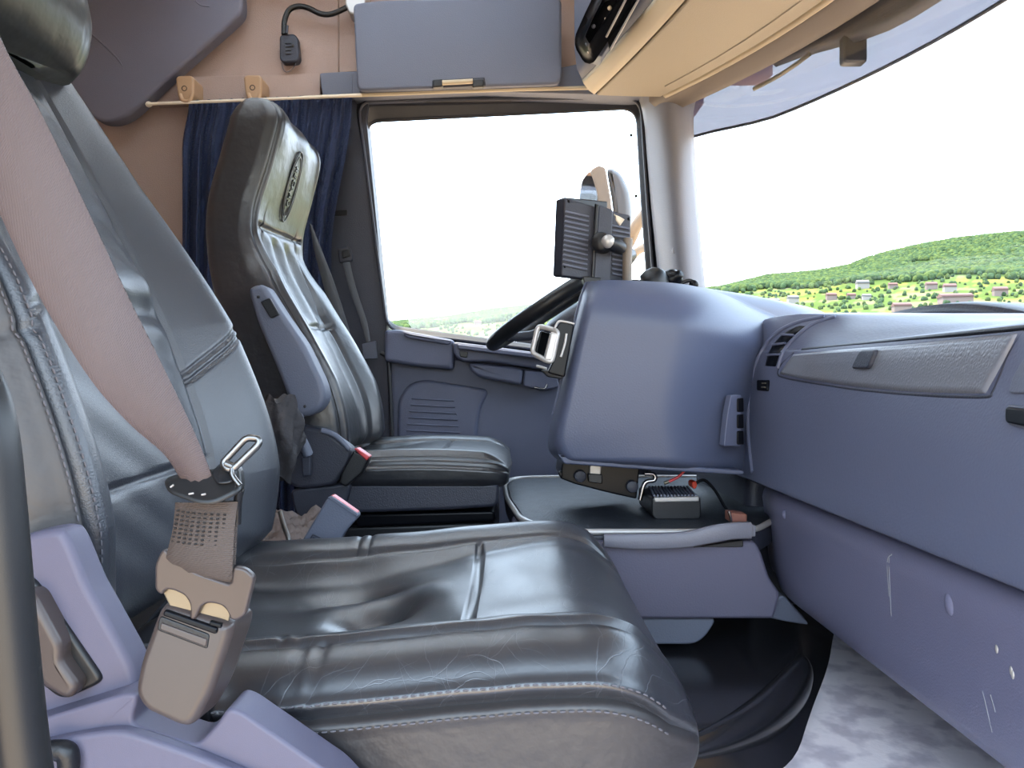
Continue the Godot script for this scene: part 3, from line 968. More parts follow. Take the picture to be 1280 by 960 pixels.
# ---------------------------------------------------------------- dashboard, passenger side
const DX := [0.90, 0.60, 0.535, 0.508, 0.482, 0.464, 0.453, 0.447, 0.440, 0.430, 0.414, 0.398, 0.388, 0.387]
func dash_x(i: int, d: float) -> float:
	var x: float = DX[i]
	var k := smoothstep(1.06, 1.30, d)
	return lerpf(x, 0.388 + (x - 0.386) * 0.45, k * k)
func dash_y(i: int, d: float) -> float:
	var yt := 0.066 + maxf(0.0, d - 0.72) * 0.095
	yt = minf(yt, 0.115)
	match i:
		0: return yt - 0.03
		1: return yt + 0.001
		2: return yt
		3: return yt - 0.004
		4: return yt - 0.5 * (yt - 0.056)
		5: return 0.056
		6: return 0.050
		7: return 0.030
		8: return 0.0
		9: return -0.03
		10: return -0.075
		11: return -0.120
		12: return -0.148
	return -0.156
func dash_at_y(y: float, d: float) -> float:      # x of the face at height y
	for i in range(2, 13):
		var y0 := dash_y(i, d); var y1 := dash_y(i + 1, d)
		if y <= y0 and y >= y1:
			return lerpf(dash_x(i, d), dash_x(i + 1, d), (y0 - y) / maxf(1e-6, y0 - y1))
	return dash_x(2, d) if y > 0 else dash_x(13, d)
func dash_hit(p: float, q: float) -> Vector3:     # where a line of sight meets the dash face
	var d := 0.35
	while d < 1.4:
		var x := (p - 640) * d / F
		var y := (480 - q) * d / F
		if x >= dash_at_y(y, d):
			var a := d - 0.004; var b := d
			for k in 12:
				var m := (a + b) / 2
				if (p - 640) * m / F >= dash_at_y((480 - q) * m / F, m): b = m
				else: a = m
			return P(p, q, b)
		d += 0.004
	return P(p, q, 1.28)
func low_x(y: float) -> float:                    # the lower bar
	return interp([-0.40, -0.345, -0.335, -0.32, -0.29, -0.22, -0.19, -0.175, -0.166, -0.162], [0.55, 0.46, 0.43, 0.414, 0.408, 0.402, 0.398, 0.401, 0.408, 0.43], y)
func low_hit(p: float, q: float) -> Vector3:
	var d := 0.3
	while d < 1.4:
		var x := (p - 640) * d / F
		var y := (480 - q) * d / F
		if x >= low_x(y):
			var a := d - 0.003; var b := d
			for k in 12:
				var m := (a + b) / 2
				if (p - 640) * m / F >= low_x((480 - q) * m / F): b = m
				else: a = m
			return P(p, q, b)
		d += 0.003
	return P(p, q, 1.2)
func skin(st: SurfaceTool, top: Array, bottom: Array, hit: Callable, lift: float, nu := 30, nv := 10, roll := 0.08) -> void:   # a raised panel lying on a curved face between two traced edges
	var ts := smooth(top, 8); var bs := smooth(bottom, 8)
	var rows := []
	for j in nv + 1:
		var v := float(j) / nv
		var row := PackedVector3Array()
		for i in nu + 1:
			var u := float(i) / nu
			var a: Vector2 = ts[int(u * (ts.size() - 1))].lerp(ts[mini(int(u * (ts.size() - 1)) + 1, ts.size() - 1)], fposmod(u * (ts.size() - 1), 1.0))
			var b: Vector2 = bs[int(u * (bs.size() - 1))].lerp(bs[mini(int(u * (bs.size() - 1)) + 1, bs.size() - 1)], fposmod(u * (bs.size() - 1), 1.0))
			var c := a.lerp(b, v)
			var h: Vector3 = hit.call(c.x, c.y)
			var e := minf(minf(v, 1.0 - v) / roll, minf(u, 1.0 - u) / (roll * 0.4))
			var k := sqrt(1.0 - pow(1.0 - clampf(e, 0.0, 1.0), 2.0))
			row.append(h + Vector3(-lift * k + lift * 0.6 * (1.0 - k), 0, 0))
		rows.append(row)
	grid(st, rows, false, false, W(-1.0, 0.0, 0.6))
func build_dash() -> void:
	var da := thing("dashboard", "blue-grey grained dashboard with a bulging instrument housing under the windscreen", "dashboard", W(0.5, -0.33, 0.7))
	var rows := []
	for j in 90:
		var d := lerpf(0.02, 1.34, j / 89.0)
		var ctl := []
		for i in 14:
			ctl.append(W(dash_x(i, d), dash_y(i, d), d))
		var row := PackedVector3Array()
		for p in smooth(ctl.slice(1, 6), 5): row.append(p)
		for p in smooth(ctl.slice(5, 14), 4): row.append(p)
		row.append(W(0.40, -0.162, d)); row.append(W(0.60, -0.162, d)); row.append(W(0.88, -0.1, d)); row.append(ctl[0])
		rows.append(row)
	var st := S()
	grid(st, rows, true, false, null, 1.0, true)
	part(st, "fascia", M.dash, da)
	# long dark joint along the upper edge of the lid
	var jt := S()
	var path := []
	for i in 34:
		var p := dash_hit(lerpf(1003, 1420, i / 33.0), lerpf(437.5, 396.5, i / 33.0))
		path.append(p + Vector3(0.001, 0, 0))
	tube(jt, path, 0.0034, 6)
	part(jt, "joint", M.black, da)
	# storage lid with its latch
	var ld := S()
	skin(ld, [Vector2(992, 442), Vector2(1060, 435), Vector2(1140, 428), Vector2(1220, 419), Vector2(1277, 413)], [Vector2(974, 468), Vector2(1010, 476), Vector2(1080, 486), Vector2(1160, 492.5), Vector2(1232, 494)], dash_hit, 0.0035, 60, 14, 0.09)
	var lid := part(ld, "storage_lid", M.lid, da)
	var edge := S()
	var ep := []
	for q in smooth([Vector2(992, 441), Vector2(977, 455), Vector2(972, 467), Vector2(980, 472), Vector2(1010, 478), Vector2(1080, 488), Vector2(1160, 494.5), Vector2(1230, 496.5), Vector2(1240, 490), Vector2(1250, 468), Vector2(1262, 440), Vector2(1282, 412)], 6):
		ep.append(dash_hit(q.x, q.y) + Vector3(0.0015, 0, 0))
	tube(edge, ep, 0.0022, 6)
	part(edge, "lid_gap", M.charcoal, lid)
	var lt := S()
	var ring := []
	for q in [Vector2(1071, 461), Vector2(1083, 437), Vector2(1103, 437), Vector2(1093, 461)]:
		ring.append(dash_hit(q.x, q.y) + Vector3(-0.009, 0, 0))
	slab(lt, rounded(ring, 0.007, 4), Vector3(0.014, 0, 0), 0.003)
	part(lt, "latch", M.charcoal, lid)
	# speaker hood on top
	var hd := S()
	var hp := []
	for i in 21:
		var t := i / 20.0
		var d := lerpf(1.16, 0.83, t)
		var h := 0.016 * sin(PI * t)
		hp.append(PackedVector3Array([W(0.57, dash_y(2, d) - 0.01, d), W(0.575, dash_y(2, d) + h * 0.8, d), W(0.60, dash_y(2, d) + h, d), W(0.72, dash_y(2, d) + h * 0.7, d), W(0.75, dash_y(2, d) - 0.01, d)]))
	grid(hd, hp, true, false, null, 1.0, true)
	part(hd, "speaker_hood", M.charcoal, da)
	# air vent in the rounded corner, with louvres and two bright arcs
	var vt := S()
	skin(vt, [Vector2(955, 458), Vector2(962, 436), Vector2(978, 417), Vector2(1000, 406)], [Vector2(971, 459), Vector2(978, 441), Vector2(991, 424), Vector2(1012, 407)], dash_hit, 0.002, 24, 6, 0.2)
	var vent := part(vt, "air_vent", M.gloss_black, da)
	for q in [[Vector2(968, 431), Vector2(985, 429)], [Vector2(961, 444), Vector2(978, 443)], [Vector2(979, 418), Vector2(995, 419)]]:
		var s := S()
		tube(s, [dash_hit(q[0].x, q[0].y) + Vector3(-0.004, 0, 0), dash_hit(q[1].x, q[1].y) + Vector3(-0.004, 0, 0)], 0.0022, 6)
		part(s, "louvre", M.dash, vent)
	for q in [[Vector2(941, 590), Vector2(936, 540), Vector2(937, 495), Vector2(943, 462), Vector2(954, 437), Vector2(972, 416), Vector2(998, 403), Vector2(1032, 396)], [Vector2(973, 460), Vector2(980, 440), Vector2(994, 423), Vector2(1016, 406), Vector2(1046, 396)]]:
		var s := S()
		var pp := []
		for c in smooth(q, 5):
			pp.append(dash_hit(c.x, c.y) + Vector3(-0.001, 0, 0))
		tube(s, pp, 0.0036, 7)
		part(s, "trim_arc", M.dash, da)
	# small twin socket
	var so := S()
	ring = []
	for q in [Vector2(948, 475), Vector2(962, 475), Vector2(961, 489), Vector2(948, 488)]:
		ring.append(dash_hit(q.x, q.y) + Vector3(-0.003, 0, 0))
	slab(so, rounded(ring, 0.003, 3), Vector3(0.006, 0, 0), 0.001)
	var sk := part(so, "socket", M.gloss_black, da)
	for q in [[955.5, 479, 960, 479], [955, 484, 959.5, 484]]:
		var s := S()
		tube(s, [dash_hit(q[0], q[1]) + Vector3(-0.004, 0, 0), dash_hit(q[2], q[3]) + Vector3(-0.004, 0, 0)], 0.0014, 5)
		part(s, "contact", M.brass, sk)
	# switch and the pocket window at the outer end
	var pk := S()
	ring = []
	for q in [Vector2(1268, 470), Vector2(1284, 444), Vector2(1330, 440), Vector2(1330, 492), Vector2(1262, 492)]:
		ring.append(dash_hit(q.x, q.y) + Vector3(-0.002, 0, 0))
	slab(pk, rounded(ring, 0.005, 3), Vector3(0.006, 0, 0), 0.002)
	part(pk, "outlet_cover", M.grey, da)
	var sw := S()
	ring = []
	for q in [Vector2(1260, 505), Vector2(1330, 512), Vector2(1330, 546), Vector2(1260, 531)]:
		ring.append(dash_hit(q.x, q.y) + Vector3(-0.002, 0, 0))
	slab(sw, rounded(ring, 0.006, 4), Vector3(0.006, 0, 0), 0.002)
	var bez := part(sw, "switch_bezel", M.grey, da)
	var sw2 := S()
	ring = []
	for q in [Vector2(1264, 508.5), Vector2(1326, 515), Vector2(1326, 541), Vector2(1264, 528)]:
		ring.append(dash_hit(q.x, q.y) + Vector3(-0.006, 0, 0))
	slab(sw2, rounded(ring, 0.004, 4), Vector3(0.006, 0, 0), 0.002)
	part(sw2, "rocker", M.gloss_black, bez)
	# lower bar with its fixing dimples and scuffs
	rows = []
	for j in 70:
		var d := lerpf(0.02, 1.30, j / 69.0)
		var k := smoothstep(1.10, 1.30, d)
		var row := PackedVector3Array()
		var ys := [-0.158, -0.162, -0.166, -0.172, -0.18, -0.19, -0.205, -0.22, -0.24, -0.265, -0.29, -0.31, -0.322, -0.33, -0.338, -0.345, -0.36]
		for y in ys:
			row.append(W(low_x(y) + 0.03 * k * k, lerpf(y, -0.25 + (y + 0.25) * 0.96, k * k), d))
		row.append(W(0.62, -0.36, d)); row.append(W(0.62, -0.158, d))
		rows.append(row)
	var s1 := S()
	grid(s1, rows, true, false, null, 1.0, true)
	var lb := part(s1, "lower_panel", M.lower, da, "long lower panel with scuff marks")
	for q in [Vector2(980, 643), Vector2(1186, 753)]:
		var s := S()
		var h := low_hit(q.x, q.y)
		ellipsoid(s, h + Vector3(0.004, 0, 0), Vector3(0.007, 0.013 if q.x > 1000 else 0.008, 0.008 if q.x > 1000 else 0.006), Basis.IDENTITY, 14, 8)
		part(s, "fixing_plug", M.lower, lb)
	for q in [[Vector2(1111, 697), Vector2(1112, 730), Vector2(1114, 770)], [Vector2(1115, 693), Vector2(1109, 702), Vector2(1111, 745)], [Vector2(1228, 864), Vector2(1232, 880), Vector2(1240, 915)], [Vector2(1238, 868), Vector2(1244, 890)]]:
		var s := S()
		var pp := []
		for c in smooth(q, 4):
			pp.append(low_hit(c.x, c.y) + Vector3(0.0006, 0, 0))
		tube(s, pp, 0.0011, 5)
		part(s, "scratch", M.light_grey, lb)
	for q in [Vector2(1246, 811), Vector2(1264, 838), Vector2(1266, 843)]:
		var s := S()
		ellipsoid(s, low_hit(q.x, q.y), Vector3(0.001, 0.004, 0.002), Basis.IDENTITY, 8, 6)
		part(s, "chip", M.silver, lb)

# ---------------------------------------------------------------- wrap-around instrument housing
func edge_at(e: Array, t: float) -> Vector2:
	var k := t * (e.size() - 1)
	var i := mini(int(k), e.size() - 2)
	return e[i].lerp(e[i + 1], k - i)
func bin_d(u: float, v: float) -> float:
	var d := 1.165
	d += 0.05 * pow(1.0 - clampf(u / 0.10, 0.0, 1.0), 2.0)
	d += 0.03 * (1.0 - u)
	d += 0.13 * pow(clampf((u - 0.55) / 0.45, 0.0, 1.0), 2.2)
	d += 0.20 * pow(1.0 - clampf(v / 0.30, 0.0, 1.0), 2.6) * (0.35 + 0.65 * u)
	d += 0.02 * v
	d += 0.03 * pow(clampf((v - 0.93) / 0.07, 0.0, 1.0), 2.0)
	return d
func build_binnacle() -> void:
	var da: Node3D = get_node("dashboard")
	var top := smooth([Vector2(734, 352), Vector2(760, 350), Vector2(795, 351), Vector2(835, 353), Vector2(870, 358), Vector2(905, 368), Vector2(945, 386), Vector2(985, 403)], 8)
	var bot := smooth([Vector2(703, 578), Vector2(760, 582), Vector2(820, 586), Vector2(880, 590), Vector2(940, 593)], 8)
	var lef := smooth([Vector2(734, 352), Vector2(726, 375), Vector2(714, 425), Vector2(698, 495), Vector2(686, 545), Vector2(688, 566), Vector2(703, 578)], 8)
	var rig := smooth([Vector2(985, 403), Vector2(958, 432), Vector2(944, 460), Vector2(938, 495), Vector2(937, 540), Vector2(940, 593)], 8)
	var rows := []
	var nu := 44; var nv := 44
	for j in nv + 1:
		var v := float(j) / nv
		var row := PackedVector3Array()
		for i in nu + 1:
			var u := float(i) / nu
			var c := edge_at(top, u) * (1 - v) + edge_at(bot, u) * v + edge_at(lef, v) * (1 - u) + edge_at(rig, v) * u
			c -= (top[0] * (1 - u) + top[-1] * u) * (1 - v) + (bot[0] * (1 - u) + bot[-1] * u) * v
			row.append(P(c.x, c.y, bin_d(u, v)))
		rows.append(row)
	var st := S()
	grid(st, rows, false, false, W(0, 0, 0))
	# sides running back towards the windscreen
	var rim := []
	for i in nu + 1: rim.append(rows[0][i])
	for j in range(1, nv + 1): rim.append(rows[j][nu])
	for i in range(nu - 1, -1, -1): rim.append(rows[nv][i])
	for j in range(nv - 1, 0, -1): rim.append(rows[j][0])
	var back := []
	for q in [[0.0, 0.0], [0.03, 0.03], [0.14, 0.12], [0.28, 0.26], [0.40, 0.50]]:
		var r := PackedVector3Array()
		for p in rim:
			var c := W(0.30, 0.0, 1.2)
			r.append(p + Vector3(q[0], 0, -q[1]) + (c - p) * Vector3(0.1, 0.12, 0) * q[1])
		back.append(r)
	grid(st, back, true, false, null, 1.0)
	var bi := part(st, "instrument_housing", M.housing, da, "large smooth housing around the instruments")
	# thin bead added on the driver's side edge to catch a sky glint
	var er := S()
	var pp := []
	for j in range(1, 26):
		pp.append(rows[j][0] + Vector3(-0.001, 0, -0.004))
	tube(er, pp, 0.0024, 6)
	part(er, "edge_glint_bead", M.housing, bi)
	# switch niche: pale inset with three dark switches
	part(plate([Vector3(905, 558, 1.205), Vector3(909, 520, 1.205), Vector3(914, 494, 1.207), Vector3(927, 493, 1.222), Vector3(926, 558, 1.222)], 1.2, 0.03, 0.003, 0.002), "switch_niche", M.dash, bi)
	for k in 3:
		var y := 498.0 + k * 20.5
		part(plate([Vector3(922, y, 1.212), Vector3(930, y - 1, 1.222), Vector3(930.5, y + 17, 1.222), Vector3(922, y + 17, 1.212)], 1.2, 0.03, 0.003, 0.002), "rocker", M.gloss_black, bi)
	# lower step of the housing
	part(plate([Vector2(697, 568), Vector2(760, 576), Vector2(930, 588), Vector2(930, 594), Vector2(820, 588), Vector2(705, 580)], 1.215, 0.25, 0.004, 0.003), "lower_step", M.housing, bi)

	# steering wheel, seen nearly edge-on
	var sw := thing("steering_wheel", "black steering wheel seen edge on behind the instrument housing", "steering wheel", P(680, 420, 1.68))
	var lo := P(616, 430, 1.68)
	var slope := Vector3(0.842, 0.54, 0).normalized()
	var R := 0.178
	var c := lo + slope * R
	var pts := []
	for i in 48:
		var a := TAU * i / 48
		pts.append(c + slope * cos(a) * R + Vector3(0, 0, 1) * sin(a) * R)
	var s := S()
	tube_loop(s, pts, 0.0155, 12)
	part(s, "rim", M.black, sw)
	var ax := Vector3(0.54, -0.842, 0)
	s = S()
	lathe(s, c + ax * 0.045, -ax, [Vector2(0.0, 0.022), Vector2(0.05, 0.02), Vector2(0.075, 0.008), Vector2(0.082, -0.01), Vector2(0.07, -0.03), Vector2(0.05, -0.05), Vector2(0.045, -0.2)], 28)
	part(s, "hub", M.charcoal, sw)
	for a in [0.35, PI - 0.35, PI + 0.7, -0.7]:
		s = S()
		var o := slope * cos(a) + Vector3(0, 0, 1) * sin(a)
		tube(s, [c + ax * 0.045 + o * 0.05, c + ax * 0.03 + o * 0.11, c + o * (R - 0.005)], [0.020, 0.017, 0.013], 8, 0.6, ax)
		part(s, "spoke", M.charcoal, sw)
	s = S()
	tube(s, smooth([c + ax * 0.08 + Vector3(0, 0, 0.05), c + ax * 0.085 + Vector3(-0.01, 0, 0.12), c + ax * 0.08 + Vector3(-0.02, 0.005, 0.16)], 5), 0.008, 8)
	part(s, "stalk", M.black, sw)

	# navigation screen seen from behind, on its bracket
	var mo := thing("navigation_screen", "black ribbed navigation screen seen from behind on a bracket", "screen", P(745, 350, 1.36))
	var fr := [Vector3(706, 247, 1.34), Vector3(748, 259, 1.355), Vector3(789, 269, 1.37), Vector3(789, 352, 1.37), Vector3(745, 350, 1.355), Vector3(702, 345, 1.34)]
	s = S()
	slab(s, loop(fr, 1.35, 0.005), Vector3(-0.016, 0, -0.012), 0.003)
	part(s, "case", M.charcoal, mo)
	s = S()
	slab(s, loop([Vector3(695, 250, 1.352), Vector3(706, 246, 1.344), Vector3(702, 345, 1.344), Vector3(691, 338, 1.352)], 1.35, 0.004), Vector3(0.08, 0, -0.03), 0.002)
	part(s, "front_bezel", M.black, mo)
	for k in 12:
		s = S()
		var y := 264.5 + k * 6.0
		tube(s, px([Vector3(706.5 - k * 0.3, y, 1.338), Vector3(736 - k * 0.2, y + 6.5, 1.349)], 1.34), 0.0022, 5)
		part(s, "rib", M.grey, mo)
	for k in 11:
		s = S()
		var y := 282.0 + k * 6.0
		tube(s, px([Vector3(765, y, 1.359), Vector3(787, y + 4, 1.367)], 1.34), 0.0022, 5)
		part(s, "rib", M.grey, mo)
	for q in [Vector3(711, 251.5, 1.341), Vector3(706, 333, 1.341), Vector3(786, 273.5, 1.368)]:
		s = S()
		ellipsoid(s, P(q.x, q.y, q.z), Vector3(0.0025, 0.003, 0.002), Basis.IDENTITY, 8, 6)
		part(s, "screw", M.gloss_black, mo)
	part(plate([Vector3(749, 256, 1.345), Vector3(766, 262, 1.35), Vector3(763, 352, 1.35), Vector3(742, 352, 1.343)], 1.345, 0.012, 0.003), "spine", M.charcoal, mo)
	part(plate([Vector3(744, 254, 1.343), Vector3(749, 256, 1.343), Vector3(742, 352, 1.343), Vector3(739, 352, 1.343)], 1.343, 0.01, 0.001), "spine_groove", M.black, mo)
	part(plate([Vector3(767, 267, 1.362), Vector3(774, 270, 1.362), Vector3(781, 274, 1.362), Vector3(775, 282, 1.362), Vector3(770, 276, 1.362)], 1.36, 0.004, 0.001), "torn_sticker", M.cream, mo)
	s = S()
	lathe(s, P(752, 304, 1.34), Vector3(-0.25, 0, 1), [Vector2(0.0, 0.02), Vector2(0.014, 0.018), Vector2(0.018, 0.01), Vector2(0.018, -0.01)], 16)
	part(s, "mount_boss", M.black, mo)
	s = S()
	ellipsoid(s, P(760, 302, 1.32), Vector3(0.012, 0.012, 0.012))
	part(s, "ball", M.silver, mo)
	s = S()
	tube(s, px([Vector3(757, 302, 1.325), Vector3(768, 306, 1.325), Vector3(776, 310, 1.34)], 1.33), [0.012, 0.013, 0.012], 12)
	part(s, "clamp", M.black, mo)
	s = S()
	tube(s, px([Vector3(785, 298, 1.35), Vector3(784, 322, 1.35), Vector3(784, 354, 1.35)], 1.35), 0.0085, 12)
	part(s, "post", M.taupe, mo)
	part(plate([Vector3(728, 345, 1.34), Vector3(752, 347, 1.34), Vector3(750, 356, 1.34), Vector3(731, 355, 1.34)], 1.34, 0.03, 0.003), "foot", M.black, mo)

	# phone cradle with a chromed frame on the housing's edge
	var ph := thing("phone_cradle", "black phone cradle with bright metal frame clipped to the housing edge", "phone holder", P(695, 468, 1.22))
	s = S()
	tube_loop(s, Array(loop([Vector3(672, 410, 1.22), Vector3(676, 408, 1.22), Vector3(698, 414, 1.20), Vector3(690, 452, 1.20), Vector3(683, 451, 1.20), Vector3(665, 441, 1.22)], 1.21, 0.008, 5)), 0.0042, 8)
	part(s, "frame", M.silver, ph)
	part(plate([Vector3(675, 413, 1.222), Vector3(690, 417, 1.212), Vector3(682, 447, 1.212), Vector3(668, 440, 1.222)], 1.22, 0.006, 0.004), "glass", M.screen, ph)
	part(plate([Vector3(688, 414.5, 1.198), Vector3(699, 415.5, 1.196), Vector3(697, 436, 1.196), Vector3(691, 452, 1.196), Vector3(679, 450, 1.198)], 1.2, 0.014, 0.004, 0.004), "side_bar", M.silver, ph)
	part(plate([Vector3(694, 412, 1.203), Vector3(699, 402, 1.203), Vector3(712, 402, 1.203), Vector3(718, 406, 1.203), Vector3(706, 472, 1.203), Vector3(684, 466, 1.203), Vector3(693, 448, 1.203)], 1.203, 0.03, 0.005, 0.003), "cradle", M.gloss_black, ph)
	part(wire([Vector3(693, 411, 1.2), Vector3(698, 402, 1.2), Vector3(708, 402.5, 1.2), Vector3(718, 405, 1.2)], 1.2, 0.002, 6), "top_edge", M.silver, ph)
	part(wire([Vector3(671, 457.5, 1.21), Vector3(677, 459, 1.205), Vector3(683, 461, 1.2)], 1.2, 0.0022, 6), "release_tab", M.silver, ph)
	part(plate([Vector3(676, 462, 1.215), Vector3(708, 466, 1.205), Vector3(702, 474, 1.205), Vector3(684, 471, 1.215)], 1.21, 0.02, 0.004), "base", M.black, ph)
	part(wire([Vector3(708, 417, 1.196), Vector3(706, 430, 1.196), Vector3(701, 446, 1.196)], 1.2, 0.0022, 6), "arm_highlight", M.silver, ph)  # highlight on the cradle arm, drawn as a bright wire

# ---------------------------------------------------------------- centre console
func build_console() -> void:
	var tr := thing("centre_console", "centre console with black rubber tray over a grey storage drawer", "console", W(0.2, -0.40, 1.3))
	var out := [Vector3(700, 597, 1.79), Vector3(640, 600, 1.77), Vector3(630, 608, 1.66), Vector3(633, 625, 1.46), Vector3(652, 656, 1.22), Vector3(700, 668, 1.125), Vector3(940, 668, 1.125), Vector3(985, 640, 1.30), Vector3(930, 597, 1.79)]
	var flat := []
	for p in out:
		var w := P(p.x, p.y, p.z)
		w.y = YC - 0.222
		flat.append(w)
	var s := S()
	slab(s, rounded(flat, 0.05, 6), Vector3(0, -0.035, 0), 0.006)
	part(s, "tray_base", M.charcoal, tr)
	var inn := []
	for p in rounded(flat, 0.05, 6):
		inn.append(W(0.2, -0.219, 1.42) + (Vector3(p.x, YC - 0.219, p.z) - W(0.2, -0.219, 1.42)) * Vector3(0.965, 1, 0.98))
	s = S()
	slab(s, PackedVector3Array(inn), Vector3(0, -0.006, 0), 0.002)
	part(s, "rubber_mat", M.mat_rubber, tr)
	s = S()
	var rim := []
	for p in rounded(flat, 0.05, 6):
		rim.append(Vector3(p.x, YC - 0.219, p.z))
	tube_loop(s, rim, 0.0048, 8)
	part(s, "rim", M.silver, tr)
	# storage box below the tray
	part(plate([Vector2(640, 676), Vector2(944, 676), Vector2(952, 690), Vector2(962, 722), Vector2(976, 742), Vector2(968, 774), Vector2(640, 774)], 1.12, 0.22, 0.008, 0.006), "drawer", M.box, tr)
	part(plate([Vector2(730, 773), Vector2(897, 773), Vector2(882, 797), Vector2(868, 806), Vector2(730, 806)], 1.135, 0.30, 0.012, 0.004), "drawer_foot", M.grey, tr)
	part(plate([Vector2(866, 684), Vector2(929, 675), Vector2(929, 684)], 1.114, 0.02, 0.002, 0.001), "handle_recess", M.black, tr)
	part(plate([Vector3(963, 752, 1.14), Vector3(980, 744, 1.14), Vector3(1006, 772, 1.16), Vector3(1012, 782, 1.16), Vector3(985, 778, 1.15), Vector3(958, 772, 1.13)], 1.14, 0.05, 0.006, 0.004), "corner_bracket", M.grey, tr)
	# flexible strap across the tray edge
	var sp := thing("tray_strap", "pale grey plastic strap bowed across the tray edge", "strap", P(850, 690, 1.1))
	s = S()
	var up := smooth(px([Vector3(755, 668, 1.105), Vector3(800, 667.5, 1.10), Vector3(855, 665, 1.095), Vector3(890, 657, 1.09), Vector3(915, 653.5, 1.09), Vector3(939, 653, 1.095)], 1.1), 8)
	var dn := smooth(px([Vector3(755, 684, 1.105), Vector3(800, 687, 1.10), Vector3(855, 685, 1.095), Vector3(890, 679, 1.09), Vector3(915, 674.5, 1.09), Vector3(939, 673.5, 1.095)], 1.1), 8)
	var rows := []
	for i in up.size():
		var a: Vector3 = up[i]; var b: Vector3 = dn[i]
		var m := a.lerp(b, 0.5) + Vector3(0, 0, 0.004)
		rows.append(PackedVector3Array([a, a.lerp(b, 0.12) + Vector3(0, 0, 0.003), m, a.lerp(b, 0.88) + Vector3(0, 0, 0.003), b, b + Vector3(0, 0, -0.005), a + Vector3(0, 0, -0.005)]))
	grid(s, rows, true, false, null, 1.0, true)
	part(s, "band", M.strap_grey, sp)
	part(plate([Vector2(939, 656), Vector2(945, 657), Vector2(945, 671), Vector2(939, 671)], 1.10, 0.04, 0.002), "end_clip", M.strap_grey, sp)
	part(plate([Vector2(913, 641), Vector2(934, 643), Vector2(934, 653), Vector2(913, 653)], 1.12, 0.03, 0.002), "brown_clip", M.brown_clip, sp)
	part(wire([Vector2(911, 639), Vector2(913, 646), Vector2(914, 654)], 1.12, 0.0022, 6), "pin", M.chrome, sp)
	# electronics below the housing
	var ra := thing("radio_unit", "black radio unit hanging under the instrument housing", "radio", P(755, 620, 1.3))
	part(plate([Vector2(703, 578), Vector2(800, 584), Vector2(796, 624), Vector2(756, 615), Vector2(718, 605), Vector2(700, 598)], 1.30, 0.14, 0.004, 0.003), "case", M.gloss_black, ra)
	part(plate([Vector2(737, 581), Vector2(752, 582), Vector2(751, 594), Vector2(737, 594)], 1.292, 0.02, 0.003), "bracket", M.silver, ra)
	part(plate([Vector2(735, 592), Vector2(753, 593), Vector2(753, 605), Vector2(736, 603)], 1.288, 0.02, 0.003, 0.002), "clip", M.black, ra)
	for q in [Vector2(725, 595), Vector2(790, 608)]:
		s = S()
		lathe(s, P(q.x, q.y, 1.296), Vector3(0, 0, 1), [Vector2(0.0, 0.008), Vector2(0.009, 0.008), Vector2(0.0105, 0.005), Vector2(0.0105, -0.002)], 16)
		part(s, "knob", M.charcoal, ra)
	part(wire([Vector2(806, 592), Vector2(817, 593), Vector2(818, 600), Vector2(806, 604), Vector2(800, 625)], 1.28, 0.004, 6), "metal_bracket", M.chrome, ra)
	part(plate([Vector2(698, 590), Vector2(703, 589), Vector2(704, 596), Vector2(699, 596)], 1.29, 0.02, 0.003), "side_knob", M.gloss_black, ra)
	var am := thing("finned_box", "small black box with finned top standing on the tray", "electronic box", P(842, 650, 1.24))
	part(plate([Vector2(815, 622), Vector2(876, 621), Vector2(877, 646), Vector2(874, 650), Vector2(820, 650), Vector2(815, 645)], 1.23, 0.13, 0.004, 0.003), "case", M.black, am)
	part(plate([Vector2(818, 622), Vector2(874, 621), Vector2(874, 627), Vector2(818, 628)], 1.227, 0.01, 0.002), "front_strip", M.silver, am)
	for k in 13:
		s = S()
		var x := 818.0 + k * 4.3
		tube(s, [P(x, 619.6, 1.238), P(x, 619.6, 1.238) + Vector3(0.012, 0, -0.112)], 0.0021, 5)
		part(s, "fin", M.grey, am)
	var rwire := thing("red_wire", "thin red wire dangling under the housing", "wire", P(845, 605, 1.28))
	part(wire([Vector2(856, 588), Vector2(848, 596), Vector2(836, 602)], 1.28, 0.0024, 6), "strand", M.red, rwire)
	part(wire([Vector2(836, 602), Vector2(830, 604)], 1.28, 0.003, 6), "terminal", M.brass, rwire)
	var oc := thing("orange_plug", "small orange plug beside the finned box", "plug", P(868, 608, 1.32))
	part(plate([Vector2(865, 603), Vector2(870, 601), Vector2(872, 607), Vector2(869, 612), Vector2(865, 609)], 1.32, 0.03, 0.003), "body", M.orange, oc)
	part(wire([Vector2(870, 604), Vector2(880, 600), Vector2(893, 612), Vector2(905, 632), Vector2(912, 642)], 1.33, 0.003, 6), "cable", M.gloss_black, oc)
	# bulkhead behind the footwell
	var bh := structure("wall_front", "dark bulkhead ahead of the footwell", W(0.95, -0.56, 1.0))
	part(box(0.86, 0.95, -0.58, -0.02, -0.05, 2.25), "bulkhead", M.charcoal, bh)
	part(box(0.42, 0.80, -0.40, -0.16, 1.36, 1.75, 0.02), "support", M.charcoal, get_node("dashboard"))

